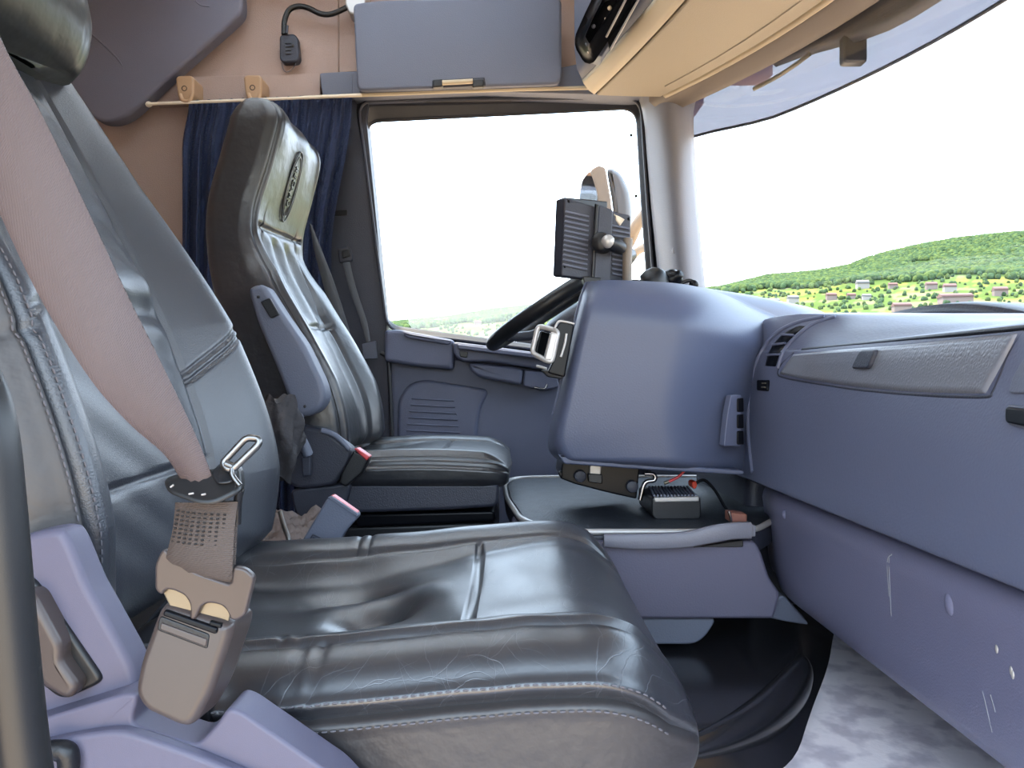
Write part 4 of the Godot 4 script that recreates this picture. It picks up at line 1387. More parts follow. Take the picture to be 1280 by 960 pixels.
# ---------------------------------------------------------------- upholstery
# A padded form swept along v: each section is a rounded rectangle whose front is shaped by bol(); returns [rows, ring index of the near seam]
func padded(vs: Array, frame: Callable, svals: Array, bol: Callable, kc := 14, seam_deg := 45.0, back_n := 8) -> Array:
	var rows := []
	var seam := 0
	for v in vs:
		var f: Dictionary = frame.call(v)
		var a := Vector3(0, 0, -1)
		var w: float = f.w; var t: float = f.t
		var rc: float = minf(f.rc, minf(w, t) * 0.98)
		var n: Vector3 = f.n
		var c: Vector3 = f.c
		var row := PackedVector3Array()
		for s in svals:                                    # front, near to far
			var x: float = s * (w - rc)
			row.append(c + a * x + n * (t + bol.call(s * (w - rc) / w, v)))
		for q in [[1, 1], [1, -1], [-1, -1], [-1, 1]]:
			var cs: float = q[0] * (w - rc)
			for k in range(1, kc):
				var ph := float(k) / kc * PI / 2
				var ca: float; var sa: float
				if q == [1, 1] or q == [-1, -1]:
					ca = sin(ph); sa = cos(ph)
				else:
					ca = cos(ph); sa = sin(ph)
				var o := Vector2(q[0] * ca, q[1] * sa) * rc
				var gr := 0.0
				if q == [-1, 1] or q == [1, 1]:
					var dist := (rad_to_deg(asin(clampf(sa, -1, 1))) - seam_deg) / 90.0 * PI / 2 * rc
					gr = -0.0060 * gauss(dist, 0.0026) + 0.0030 * (gauss(dist - 0.0065, 0.0042) + gauss(dist + 0.0065, 0.0042))
				var dirv := (a * o.x + n * o.y).normalized()
				var fr: float = maxf(0.0, sa) if q[1] > 0 else 0.0
				row.append(c + a * (cs + o.x) + n * (q[1] * (t - rc) + o.y + bol.call(signf(cs) * 1.0, v) * fr) + dirv * gr * f.e)
				if q == [-1, 1] and absf(rad_to_deg(ph) - seam_deg) <= 90.0 / kc * 0.51:
					seam = row.size() - 1
			if q == [1, -1]:
				for k in back_n:
					row.append(c + a * lerpf(w - rc, -(w - rc), float(k) / (back_n - 1)) - n * t)
		rows.append(row)
	for e in [0, rows.size() - 1]:
		var mid := Vector3.ZERO
		for p in rows[e]: mid += p
		mid /= rows[e].size()
		for i in rows[e].size(): rows[e][i] = mid + (rows[e][i] - mid) * 0.02
	return [rows, seam]
func dense(lo: float, hi: float, n: int, seams: Array, half: float) -> Array:   # even samples plus close ones around each seam
	var out := []
	for i in n + 1:
		out.append(lerpf(lo, hi, float(i) / n))
	for s in seams:
		for k in range(-4, 5):
			out.append(s + half * k / 4.0)
	out.sort()
	var res := []
	for x in out:
		if x >= lo and x <= hi and (res.is_empty() or x - res[-1] > (hi - lo) * 0.0012):
			res.append(x)
	return res
func split_at_seam(rows: Array, seam: int, nf: int, kc: int) -> Array:   # [front between the two seams, sides and rear]
	var n: int = rows[0].size()
	var far := nf - 1 + (n - seam)                 # the matching seam on the far side
	var front := []; var rest := []
	for r in rows:
		var a := PackedVector3Array(); var b := PackedVector3Array()
		for i in range(seam, n): a.append(r[i])
		for i in range(0, far + 1): a.append(r[i])
		for i in range(far, seam + 1): b.append(r[i])
		front.append(a); rest.append(b)
	return [front, rest]
func column(rows: Array, i: int, j0 := 0, j1 := -1) -> Array:
	var out := []
	for j in range(j0, j1 if j1 >= 0 else rows.size()):
		out.append(rows[j][i])
	return out
func worn_texture() -> void:       # black hide whose finish is cut by fine pale cracks running criss-cross
	var w := 1024
	var fine := noise_image(w, FastNoiseLite.TYPE_CELLULAR, 0.045, 37, 1).get_data()
	var line := PackedFloat32Array()
	line.resize(w * w)
	for k in 260:
		var x := rng.randf() * w
		var y := rng.randf() * w
		var head := (0.6 if rng.randf() < 0.5 else -0.7) + rng.randfn(0.0, 0.35)
		var power := rng.randf_range(0.10, 0.85)
		var n := rng.randi_range(60, 380)
		var bend := rng.randfn(0.0, 0.0025)
		for t in n:
			head += rng.randfn(0.0, 0.06) + bend
			x += cos(head); y += sin(head)
			var fade := power * sin(PI * (t + 0.5) / n)
			for q in [[0, 0, 1.0], [1, 0, 0.55], [0, 1, 0.55]]:
				var id := posmod(int(y) + q[1], w) * w + posmod(int(x) + q[0], w)
				line[id] = maxf(line[id], fade * q[2])
	var data := PackedByteArray(); var hb := PackedByteArray()
	data.resize(w * w * 4); hb.resize(w * w * 4)
	for i in w * w:
		var l := line[i]
		var r := 0.165 + 0.21 * l
		data[i * 4] = int(r * 255); data[i * 4 + 1] = int(r * 255 * 1.02); data[i * 4 + 2] = int(r * 1.10 * 255); data[i * 4 + 3] = 255
		var b := int(clampf(0.62 - l * 0.40 + fine[i * 4] / 255.0 * 0.16, 0, 1) * 255)
		hb[i * 4] = b; hb[i * 4 + 1] = b; hb[i * 4 + 2] = b; hb[i * 4 + 3] = 255
	M.worn.albedo_texture = ImageTexture.create_from_image(Image.create_from_data(w, w, false, Image.FORMAT_RGBA8, data))
	var him := Image.create_from_data(w, w, false, Image.FORMAT_RGBA8, hb)
	him.bump_map_to_normal_map(2.5)
	M.worn.normal_texture = ImageTexture.create_from_image(him)
	M.worn.normal_scale = 0.45
	M.worn.uv1_scale = Vector3(3.6, 3.6, 1)

# ---------------------------------------------------------------- passenger seat
func cushion_frame(v: float) -> Dictionary:
	var x := lerpf(-0.44, 0.150, v)
	var dist_f := 0.150 - x
	var ef := sqrt(maxf(0.0, 1.0 - pow(1.0 - clampf(dist_f / 0.10, 0.0, 1.0), 2.4)))
	var er := sqrt(maxf(0.0, 1.0 - pow(1.0 - clampf((x + 0.44) / 0.05, 0.0, 1.0), 2.0)))
	var e := maxf(0.03, minf(ef, er))
	var ytop := hermite([-0.44, -0.30, -0.15, 0.0, 0.07, 0.15], [-0.235, -0.232, -0.222, -0.208, -0.206, -0.215], x)
	var ybot := -0.365 + 0.02 * v
	var mid := lerpf(ytop, ybot, 0.55)
	var half := (ytop - ybot) / 2 * e
	return {"c": W(x, lerpf(mid, (ytop + ybot) / 2, e), 0.822), "n": Vector3(0, 1, 0), "w": 0.262 * (0.80 + 0.20 * ef), "t": half, "rc": 0.050, "e": e}
func cushion_bol(s: float, v: float) -> float:
	var x := lerpf(-0.44, 0.150, v)
	var side := absf(s)
	var e := clampf((0.150 - x) / 0.05, 0.0, 1.0)
	var o := 0.020 * smoothstep(0.55, 0.80, side) - 0.006 * smoothstep(0.80, 1.0, side)      # side bolsters
	o -= 0.030 * smoothstep(0.10, -0.30, x) * (1.0 - smoothstep(0.5, 0.72, side))             # the hollow sat into the rear
	o -= 0.0050 * gauss((side - 0.66) * 0.262, 0.0032)                                        # seams along the insert
	o -= 0.0055 * gauss(x + 0.038 + 0.012 * s * s, 0.0030) * (1.0 - smoothstep(0.64, 0.67, side))
	o += 0.0035 * gauss(side - 0.45, 0.16) * smoothstep(-0.1, 0.05, x)
	# two thumb-like dents and soft folds in the insert
	o -= 0.034 * exp(-pow((x + 0.150) / 0.045, 2.0) - pow((s + 0.02) / 0.15, 2.0))
	o -= 0.022 * exp(-pow((x + 0.19) / 0.070, 2.0) - pow((s - 0.34) / 0.12, 2.0))
	o += 0.007 * exp(-pow((x + 0.155) / 0.03, 2.0) - pow((s - 0.17) / 0.09, 2.0))
	o += 0.0022 * sin(x * 60.0 + s * 7.0) * (1.0 - side) * smoothstep(0.1, -0.1, x)
	if s < -0.66:                                                                            # creases across the near bolster
		o -= 0.0022 * gauss(x + 0.17 + (s + 0.8) * 0.10, 0.003) + 0.0022 * gauss(x + 0.185 + (s + 0.8) * 0.10, 0.003)
		o += 0.0006 * sin(x * 74.0 + s * 31.0 + 2.0 * sin(x * 23.0)) * smoothstep(-0.16, 0.0, x) * smoothstep(-0.68, -0.80, s)
	if s > 0.66:
		o -= 0.0022 * gauss(x + 0.19, 0.003) + 0.0022 * gauss(x + 0.205, 0.003)
	return o * e
func back_frame(v: float) -> Dictionary:
	var y := lerpf(-0.27, 0.47, v)
	var x := hermite([-0.27, -0.18, -0.08, 0.05, 0.20, 0.35, 0.47], [-0.385, -0.378, -0.388, -0.432, -0.497, -0.567, -0.628], y)
	var x2 := hermite([-0.27, -0.18, -0.08, 0.05, 0.20, 0.35, 0.47], [-0.385, -0.378, -0.388, -0.432, -0.497, -0.567, -0.628], y + 0.01)
	var tdir := Vector3(x2 - x, 0.01, 0).normalized()
	var n := Vector3(tdir.y, -tdir.x, 0)
	var eb := sqrt(maxf(0.0, 1.0 - pow(1.0 - clampf(v / 0.10, 0.0, 1.0), 2.0)))
	var et := sqrt(maxf(0.0, 1.0 - pow(1.0 - clampf((1.0 - v) / 0.08, 0.0, 1.0), 2.0)))
	var e := maxf(0.03, minf(eb, et))
	var w := hermite([0.0, 0.15, 0.4, 0.6, 0.8, 1.0], [0.222, 0.262, 0.268, 0.252, 0.208, 0.165], v)
	var half := 0.068 * e
	return {"c": W(x, y, 0.822) - n * 0.068, "n": n, "w": w * (0.86 + 0.14 * e), "t": half, "rc": 0.042, "e": e}
func back_bol(s: float, v: float) -> float:
	var side := absf(s)
	var y := lerpf(-0.27, 0.47, v)
	var e := minf(clampf(v / 0.10, 0.0, 1.0), clampf((1.0 - v) / 0.08, 0.0, 1.0))
	var k := interp([0.0, 0.2, 0.45, 0.7, 1.0], [0.7, 1.0, 0.9, 0.45, 0.2], v)
	var o := 0.062 * k * smoothstep(0.42, 0.82, side) - 0.006 * smoothstep(0.85, 1.0, side)
	o -= 0.006 * gauss((side - 0.50) * 0.25, 0.0035)
	o -= 0.006 * gauss(y + 0.098 - 0.01 * s, 0.0032) * (1.0 - smoothstep(0.48, 0.52, side))     # seam above the lumbar panel
	var c := 1.0 - smoothstep(0.40, 0.52, side)
	o += 0.016 * smoothstep(0.02, 0.09, y) * smoothstep(0.20, 0.10, y) * c                       # pad overhanging the fold
	o -= 0.014 * gauss(y - 0.085, 0.018) * c
	o += 0.010 * gauss(y + 0.19, 0.06) * c
	if s > 0.5:                                                                                  # doubled seam over the far bolster
		var q := y - (0.0 + (s - 0.5) * 0.13)
		o -= 0.0035 * gauss(q, 0.003) + 0.003 * gauss(q - 0.011, 0.003)
	if s < -0.5:
		var q := y - (0.045 + (s + 0.8) * 0.10)
		o -= 0.003 * gauss(q, 0.0055)
	o += 0.0014 * sin(y * 90.0 + s * 9.0) * sin(s * 11.0 + y * 30.0) * c
	return o * e
func build_passenger_seat() -> void:
	worn_texture()
	var se := thing("passenger_chair", "black leather passenger seat with crazed worn cushion beside the open door", "seat", W(-0.15, -0.56, 0.82))
	# cushion
	var sv := dense(-1.0, 1.0, 84, [-0.81, 0.81], 0.07)
	var vv := dense(0.0, 1.0, 110, [(0.44 - 0.038) / 0.59, (0.44 - 0.19) / 0.59], 0.03)
	for k in 8:
		vv.append(1.0 - 0.0008 * (k + 1) * (k + 1))
	vv.sort()
	var got := padded(vv, cushion_frame, sv, cushion_bol, 34, 22.0)
	var st := S()
	var halves := split_at_seam(got[0], got[1], sv.size(), 34)
	grid(st, halves[0], false, false, W(0.0, 2.0, 0.8))
	var cu := part(st, "seat_cushion", M.worn, se, "black leather cushion top with pale crazing")
	st = S()
	grid(st, halves[1], false, false)
	part(st, "cushion_side", M.leather_side, se, "plain black leather side of the cushion, tinted brown for warm bounce light")
	var th := S()
	var seam: int = got[1]
	var m: int = got[0].size()
	stitches(th, column(got[0], seam - 3, 8, m - 14), 0.0065, 0.0042, 0.0009, Vector3(0, 0.0002, 0.0012))
	stitches(th, column(got[0], seam + 3, 8, m - 14), 0.0065, 0.0042, 0.0009, Vector3(0, 0.001, 0.0008))
	var to := part(th, "stitching", M.thread, cu)
	to.set_meta("kind", "stuff")
	# backrest
	sv = dense(-1.0, 1.0, 84, [-0.60, 0.60], 0.06)
	vv = dense(0.0, 1.0, 110, [0.232], 0.03)
	for k in 70:
		vv.append(lerpf(0.352, 0.505, k / 69.0))
	vv.sort()
	got = padded(vv, back_frame, sv, back_bol, 30, 78.0)
	st = S()
	halves = split_at_seam(got[0], got[1], sv.size(), 30)
	grid(st, halves[0], false, false, W(3.0, 1.5, 0.8))
	var bk := part(st, "backrest", M.leather, se)
	st = S()
	grid(st, halves[1], false, false)
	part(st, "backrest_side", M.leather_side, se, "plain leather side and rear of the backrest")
	th = S()
	seam = got[1]
	m = got[0].size()
	stitches(th, column(got[0], seam - 3, 6, m - 8), 0.007, 0.0046, 0.0010, Vector3(0.0004, 0, 0.0012))
	stitches(th, column(got[0], seam + 3, 6, m - 8), 0.007, 0.0046, 0.0010, Vector3(0.001, 0, 0.0008))
	to = part(th, "stitching", M.thread, bk)
	to.set_meta("kind", "stuff")
	# headrest
	var hf := func(v: float) -> Dictionary:
		var y := lerpf(0.355, 0.64, v)
		var e := maxf(0.04, minf(sqrt(1.0 - pow(1.0 - clampf(v / 0.28, 0.0, 1.0), 2.0)), sqrt(1.0 - pow(1.0 - clampf((1.0 - v) / 0.28, 0.0, 1.0), 2.0))))
		return {"c": W(-0.560 - 0.06 * v, y + 0.012, 0.828), "n": Vector3(0.97, 0.22, 0).normalized(), "w": 0.150 * (0.72 + 0.28 * e), "t": 0.066 * e, "rc": 0.06, "e": e}
	got = padded(dense(0.0, 1.0, 40, [], 0.01), hf, dense(-1, 1, 30, [], 0.01), func(s: float, _v: float) -> float: return -0.006 * s * s, 12, 0.0)
	st = S()
	grid(st, got[0], true, false)
	part(st, "headrest", M.head_leather, se)
	# plastic side shield with recline lever, and the base trim with its cut-out
	part(plate([Vector2(28, 668), Vector2(72, 660), Vector2(84, 672), Vector2(108, 732), Vector2(120, 752), Vector2(166, 836), Vector2(172, 872), Vector2(120, 900), Vector2(-20, 930), Vector2(-20, 690)], 0.535, 0.03, 0.012, 0.006), "side_shield", M.seat_plastic, se)
	part(plate([Vector2(30, 718), Vector2(44, 728), Vector2(126, 848), Vector2(122, 856), Vector2(82, 874), Vector2(70, 872), Vector2(30, 840)], 0.531, 0.012, 0.006, 0.003), "lever_recess", M.handle_black, se)
	part(plate([Vector2(22, 738), Vector2(40, 742), Vector2(76, 808), Vector2(74, 826), Vector2(97, 858), Vector2(88, 874), Vector2(78, 875), Vector2(50, 858), Vector2(22, 800)], 0.518, 0.022, 0.005, 0.005), "recline_lever", M.buckle, se)
	var bt := [Vector2(-60, 935), Vector2(60, 896), Vector2(154, 867), Vector2(173, 868), Vector2(164, 900), Vector2(170, 908), Vector2(246, 932), Vector2(272, 904), Vector2(284, 885), Vector2(300, 889), Vector2(420, 972), Vector2(520, 1080), Vector2(-60, 1080)]
	part(plate(bt, 0.515, 0.035, 0.006, 0.003), "base_trim", M.seat_plastic, se)
	part(plate([Vector2(-60, 958), Vector2(60, 926), Vector2(140, 912), Vector2(170, 918), Vector2(250, 946), Vector2(330, 980), Vector2(420, 1022), Vector2(500, 1090), Vector2(-60, 1090)], 0.505, 0.012, 0.02, 0.004), "base_step", M.seat_plastic, se)
	part(plate([Vector2(150, 880), Vector2(262, 880), Vector2(262, 960), Vector2(150, 960)], 0.560, 0.01, 0.004), "pocket_back", M.black, se)
	part(plate([Vector2(222, 905), Vector2(262, 918), Vector2(258, 928), Vector2(222, 914)], 0.545, 0.012, 0.003), "slide_rail", M.gloss_black, se)
	part(box(-0.42, 0.10, -0.555, -0.34, 0.585, 1.06, 0.02), "pedestal", M.charcoal, se)
	part(wire([Vector2(47, 940), Vector2(78, 938), Vector2(86, 950), Vector2(84, 975)], 0.5, 0.007, 8), "hinge_pin", M.black, se)
	# buckle on the far side of the cushion
	var bu := thing("seat_buckle", "grey belt buckle with red release strip beside the passenger cushion", "buckle", P(405, 692, 1.11))
	part(plate([Vector2(414, 621), Vector2(447, 642), Vector2(448, 646), Vector2(432, 664), Vector2(420, 684), Vector2(388, 695), Vector2(375, 683), Vector2(376, 678), Vector2(408, 624)], 1.11, 0.022, 0.004, 0.004), "case", M.grey, bu)
	part(plate([Vector2(412, 620), Vector2(416, 619.5), Vector2(447, 641), Vector2(446, 645)], 1.113, 0.018, 0.002, 0.002), "release_strip", M.red, bu)
	part(plate([Vector2(409, 622), Vector2(414, 620), Vector2(448, 643), Vector2(447, 647)], 1.108, 0.006, 0.002, 0.001), "top_edge", M.grey, bu)
	var lb := S()
	tube_loop(lb, px([Vector2(391, 668), Vector2(409, 677), Vector2(404, 689), Vector2(382, 683)], 1.108), 0.0012, 5)
	part(lb, "embossed_frame", M.charcoal, bu)
	for k in 3:
		var s := S()
		tube(s, px([Vector2(391 - k * 2.2, 672 + k * 4), Vector2(403 - k * 2.2, 678 + k * 4)], 1.108), 0.0010, 5)
		part(s, "embossed_line", M.charcoal, bu)
	part(wire([Vector2(385, 690), Vector2(372, 704), Vector2(350, 712)], 1.12, 0.006, 8), "stalk", M.black, bu)

# ---------------------------------------------------------------- seat belt of the passenger seat
func strap(left: Array, right: Array, bow: float, thick := 0.0014, per := 8) -> SurfaceTool:   # a woven band between two traced edges
	var a := smooth(left, per); var b := smooth(right, per)
	var rows := []
	for i in a.size():
		var p: Vector3 = a[i]; var q: Vector3 = b[i]
		var nn := Vector3(0, 0, 1)
		var row := PackedVector3Array()
		for k in 9:
			var t := k / 8.0
			row.append(p.lerp(q, t) + nn * (bow * 4.0 * t * (1.0 - t) + 0.0007 * sin(t * PI * 7.0)))
		for k in range(8, -1, -1):
			var t := k / 8.0
			row.append(p.lerp(q, t) + nn * (bow * 4.0 * t * (1.0 - t) - thick))
		rows.append(row)
	var st := S()
	grid(st, rows, true, false, null, 1.0, true)
	return st
func build_belt() -> void:
	var be := thing("passenger_belt", "brownish grey seat belt hanging over the passenger backrest into its buckle", "seat belt", P(230, 905, 0.53))
	var l := px([Vector3(-130, -60, 0.47), Vector3(-60, 130, 0.46), Vector3(0, 268, 0.455), Vector3(50, 372, 0.455), Vector3(110, 470, 0.46), Vector3(160, 528, 0.475), Vector3(205, 568, 0.49), Vector3(226, 600, 0.50), Vector3(232, 612, 0.503)], 0.5)
	var r := px([Vector3(-40, -60, 0.47), Vector3(0, 48, 0.462), Vector3(55, 150, 0.46), Vector3(110, 265, 0.462), Vector3(160, 372, 0.467), Vector3(205, 462, 0.478), Vector3(240, 535, 0.488), Vector3(262, 588, 0.497), Vector3(269, 612, 0.503)], 0.5)
	part(strap(l, r, 0.004), "shoulder_webbing", M.web, be)
	l = px([Vector3(219, 628, 0.505), Vector3(216, 660, 0.503), Vector3(209, 690, 0.502), Vector3(207, 704, 0.505), Vector3(214, 712, 0.512)], 0.5)
	r = px([Vector3(297, 627, 0.505), Vector3(293, 660, 0.503), Vector3(291, 700, 0.502), Vector3(290, 728, 0.505), Vector3(291, 738, 0.512)], 0.5)
	var lap := part(strap(l, r, 0.003), "lap_webbing", M.web_lap, be)
	part(strap(px([Vector3(268, 625, 0.512), Vector3(270, 660, 0.511), Vector3(272, 705, 0.511)], 0.5), px([Vector3(297, 626, 0.512), Vector3(296, 665, 0.511), Vector3(294, 706, 0.511)], 0.5), 0.001), "tail_webbing", M.web_lap, be)
	var th := S()
	for j in 8:
		for i in 9:
			var u := i / 8.0
			var y := 638.0 + j * 5.4 + u * 5.0
			var x := lerpf(224.0 - j * 0.9, 282.0 - j * 0.5, u)
			var c := P(x, y, 0.5035) + Vector3(0, 0, 0.003 * 4.0 * u * (1 - u) + 0.0018)
			tube(th, [c - Vector3(0.0009, 0, 0), c + Vector3(0.0009, 0, 0)], 0.0006, 4)
	var so := part(th, "stitching", M.thread_dark, lap)
	so.set_meta("kind", "stuff")
	# sliding tongue: black moulded body and slotted steel blade
	part(plate([Vector3(201, 603, 0.492), Vector3(208, 596, 0.496), Vector3(232, 590, 0.505), Vector3(262, 588, 0.507), Vector3(285, 581, 0.505), Vector3(298, 584, 0.502), Vector3(301, 607, 0.495), Vector3(298, 617, 0.491), Vector3(266, 632, 0.484), Vector3(246, 632, 0.484), Vector3(207, 618, 0.488)], 0.49, 0.013, 0.006, 0.005), "tongue_body", M.handle_black, be)
	var sl := S()
	for q in [[[213, 609], [217, 606]], [[236, 617.5], [242, 616.5]], [[252, 618.5], [257, 617.5]]]:
		tube(sl, px([Vector3(q[0][0], q[0][1], 0.485), Vector3(q[1][0], q[1][1], 0.485)], 0.485), 0.0007, 4)
	part(sl, "tongue_mark", M.silver, be)
	part(plate([Vector3(262, 590, 0.500), Vector3(276, 578, 0.503), Vector3(285, 580, 0.503), Vector3(296, 590, 0.498), Vector3(290, 604, 0.492), Vector3(270, 606, 0.490)], 0.495, 0.008, 0.004, 0.002), "tongue_neck", M.black, be)
	var tg := S()
	tube_loop(tg, Array(loop([Vector3(278, 579, 0.497), Vector3(308, 547, 0.503), Vector3(323, 548, 0.503), Vector3(324, 555, 0.502), Vector3(292, 586, 0.495), Vector3(284, 587, 0.495)], 0.5, 0.003, 4)), 0.0024, 8)
	tube(tg, px([Vector3(283, 580, 0.496), Vector3(292, 584, 0.495)], 0.5), 0.0028, 8)
	part(tg, "tongue_blade", M.steel, be)
	tg = S()
	tube(tg, smooth(px([Vector3(290, 586, 0.494), Vector3(291, 595, 0.492), Vector3(300, 607, 0.49)], 0.5), 4), 0.0018, 6)
	part(tg, "blade_edge", M.steel, be)
	part(wire([Vector3(300, 612, 0.505), Vector3(297, 630, 0.51), Vector3(296, 655, 0.512)], 0.51, 0.003, 6), "keeper", M.black, be)
	# lap tongue locked in the upright buckle
	var lt := [Vector3(193, 706, 0.502), Vector3(200, 690, 0.503), Vector3(206, 686, 0.503), Vector3(214, 697, 0.503), Vector3(238, 710, 0.502), Vector3(244, 716, 0.502), Vector3(288, 731, 0.502), Vector3(291, 708, 0.504), Vector3(306, 711, 0.504), Vector3(318, 722, 0.504), Vector3(306, 770, 0.503), Vector3(294, 777, 0.503), Vector3(286, 774, 0.503), Vector3(285, 766, 0.503), Vector3(277, 757, 0.503), Vector3(262, 754, 0.503), Vector3(252, 757, 0.503), Vector3(243, 776, 0.503), Vector3(236, 774, 0.503), Vector3(238, 758, 0.503), Vector3(231, 745, 0.503), Vector3(216, 738, 0.503), Vector3(206, 737, 0.503), Vector3(202, 745, 0.503), Vector3(193, 738, 0.503)]
	part(plate(lt, 0.503, 0.007, 0.003, 0.002), "lap_tongue_grip", M.buckle, be)
	part(plate([Vector3(199, 732, 0.508), Vector3(290, 752, 0.508), Vector3(286, 778, 0.508), Vector3(262, 800, 0.508), Vector3(225, 785, 0.508)], 0.508, 0.003, 0.003, 0.001), "lap_tongue_plate", M.brass, be)
	var bf := [Vector3(196, 764, 0.5053), Vector3(204, 755, 0.5060), Vector3(214, 757, 0.5058), Vector3(278, 777, 0.5043), Vector3(288, 783, 0.5038), Vector3(287, 795, 0.5029), Vector3(262, 868, 0.4973), Vector3(240, 908, 0.4942), Vector3(226, 912, 0.4938), Vector3(178, 890, 0.4955), Vector3(165, 868, 0.4973), Vector3(172, 830, 0.5002), Vector3(190, 780, 0.5041)]
	var s := S()
	slab(s, loop(bf, 0.5, 0.006, 5), Vector3(0.008, 0.004, -0.028), 0.006, 4)
	var bk := part(s, "buckle_case", M.buckle, be)
	part(plate([Vector3(198, 775, 0.5037), Vector3(201, 770, 0.5040), Vector3(262, 793, 0.5023), Vector3(259, 812, 0.5008), Vector3(196, 788, 0.5026)], 0.496, 0.004, 0.002, 0.001), "button_frame", M.black, bk)
	part(plate([Vector3(201, 778, 0.5026), Vector3(259, 799, 0.5010), Vector3(257, 809, 0.5002), Vector3(199, 787, 0.5019)], 0.4955, 0.004, 0.0015, 0.001), "release_button", M.buckle, bk)
	part(plate([Vector3(205, 762, 0.5035), Vector3(272, 785, 0.5017), Vector3(270, 794, 0.5010), Vector3(202, 770, 0.5028)], 0.496, 0.004, 0.002, 0.0015), "button_lip", M.gloss_black, bk)
	part(plate([Vector3(262, 776, 0.5034), Vector3(277, 780, 0.5031), Vector3(276, 786, 0.5026), Vector3(261, 782, 0.5029)], 0.497, 0.004, 0.001, 0.001), "catch", M.gloss_black, bk)
	part(plate([Vector3(184, 904, 0.53), Vector3(205, 910, 0.53), Vector3(204, 916, 0.53), Vector3(182, 910, 0.53)], 0.53, 0.004, 0.002, 0.001), "anchor_plate", M.steel, be)
	# grab handle at the door post
	var gh := thing("grab_handle", "dark round grab handle standing beside the door opening", "grab handle", P(40, 1100, 0.34))
	var g := S()
	tube(g, smooth(px([Vector3(-60, 440, 0.34), Vector3(-28, 480, 0.335), Vector3(-11, 540, 0.33), Vector3(0, 640, 0.33), Vector3(14, 800, 0.33), Vector3(32, 960, 0.33), Vector3(60, 1120, 0.33)], 0.33), 6), 0.0105, 14)
	part(g, "tube", M.handle_black, gh)

# ---------------------------------------------------------------- driver's seat
func dback_frame(v: float) -> Dictionary:
	var y := lerpf(-0.15, 0.555, v)
	var xs := [-0.15, -0.05, 0.07, 0.17, 0.26, 0.33, 0.42, 0.50, 0.555]
	var vs := [-0.335, -0.35, -0.40, -0.45, -0.485, -0.487, -0.462, -0.442, -0.44]
	var x := hermite(xs, vs, y)
	var x2 := hermite(xs, vs, y + 0.01)
	var t := Vector3(x2 - x, 0.01, 0).normalized()
	var n := Vector3(t.y, -t.x, 0)
	var et := pow(maxf(0.0, 1.0 - pow(1.0 - clampf((1.0 - v) / 0.09, 0.0, 1.0), 2.6)), 0.45)
	var eb := sqrt(maxf(0.0, 1.0 - pow(1.0 - clampf(v / 0.06, 0.0, 1.0), 2.0)))
	var e := maxf(0.04, minf(et, eb))
	var w := hermite([0.0, 0.2, 0.45, 0.58, 0.7, 1.0], [0.215, 0.225, 0.215, 0.185, 0.172, 0.155], v)
	var th := interp([0.0, 0.3, 0.6, 0.8, 1.0], [0.062, 0.055, 0.046, 0.050, 0.052], v)
	return {"c": W(x, y, 1.60) - n * th, "n": n, "w": w * (0.85 + 0.15 * e), "t": th * e, "rc": 0.030, "e": e}
func dback_bol(s: float, v: float) -> float:
	var side := absf(s)
	var y := lerpf(-0.15, 0.555, v)
	var k := interp([0.0, 0.2, 0.5, 0.62, 1.0], [0.8, 1.0, 0.6, 0.1, 0.0], v)
	var o := 0.045 * k * smoothstep(0.45, 0.85, side)
	o -= 0.005 * gauss((side - 0.62) * 0.2, 0.004) * smoothstep(0.36, 0.30, y)
	o -= 0.008 * gauss(y - 0.315 - 0.012 * s, 0.005) * (1.0 - smoothstep(0.8, 0.95, side))
	o -= 0.006 * gauss(y - 0.125, 0.005) * (1.0 - smoothstep(0.6, 0.7, side))
	o += 0.006 * sin(s * 13.0 + y * 25.0) * smoothstep(0.31, 0.28, y) * smoothstep(0.10, 0.16, y) * (1.0 - smoothstep(0.6, 0.8, side))
	o += 0.0025 * sin(s * 7.0) * smoothstep(0.4, 0.5, y)
	return o
func dcush_frame(v: float) -> Dictionary:
	var x := lerpf(-0.36, 0.0, v)
	var ef := sqrt(maxf(0.0, 1.0 - pow(1.0 - clampf(-x / 0.06, 0.0, 1.0), 2.2)))
	var e := maxf(0.03, ef)
	var yt := -0.140 + 0.01 * sin(v * 3.0)
	var yb := -0.195
	var mid := (yt + yb) / 2
	return {"c": W(x, mid, 1.60), "n": Vector3(0, 1, 0), "w": 0.235 * (0.88 + 0.12 * ef), "t": (yt - yb) / 2 * e, "rc": 0.03, "e": e}
func dcush_bol(s: float, v: float) -> float:
	var side := absf(s)
	var o := 0.010 * smoothstep(0.55, 0.8, side) - 0.010 * smoothstep(0.85, 1.0, side) - 0.012 * smoothstep(0.6, 0.2, v) * (1.0 - smoothstep(0.5, 0.7, side))
	o -= 0.004 * gauss((side - 0.64) * 0.23, 0.004)
	o -= 0.004 * gauss(v - 0.62, 0.012) * (1.0 - smoothstep(0.62, 0.66, side))
	return o * clampf((1.0 - v) / 0.15, 0.0, 1.0)
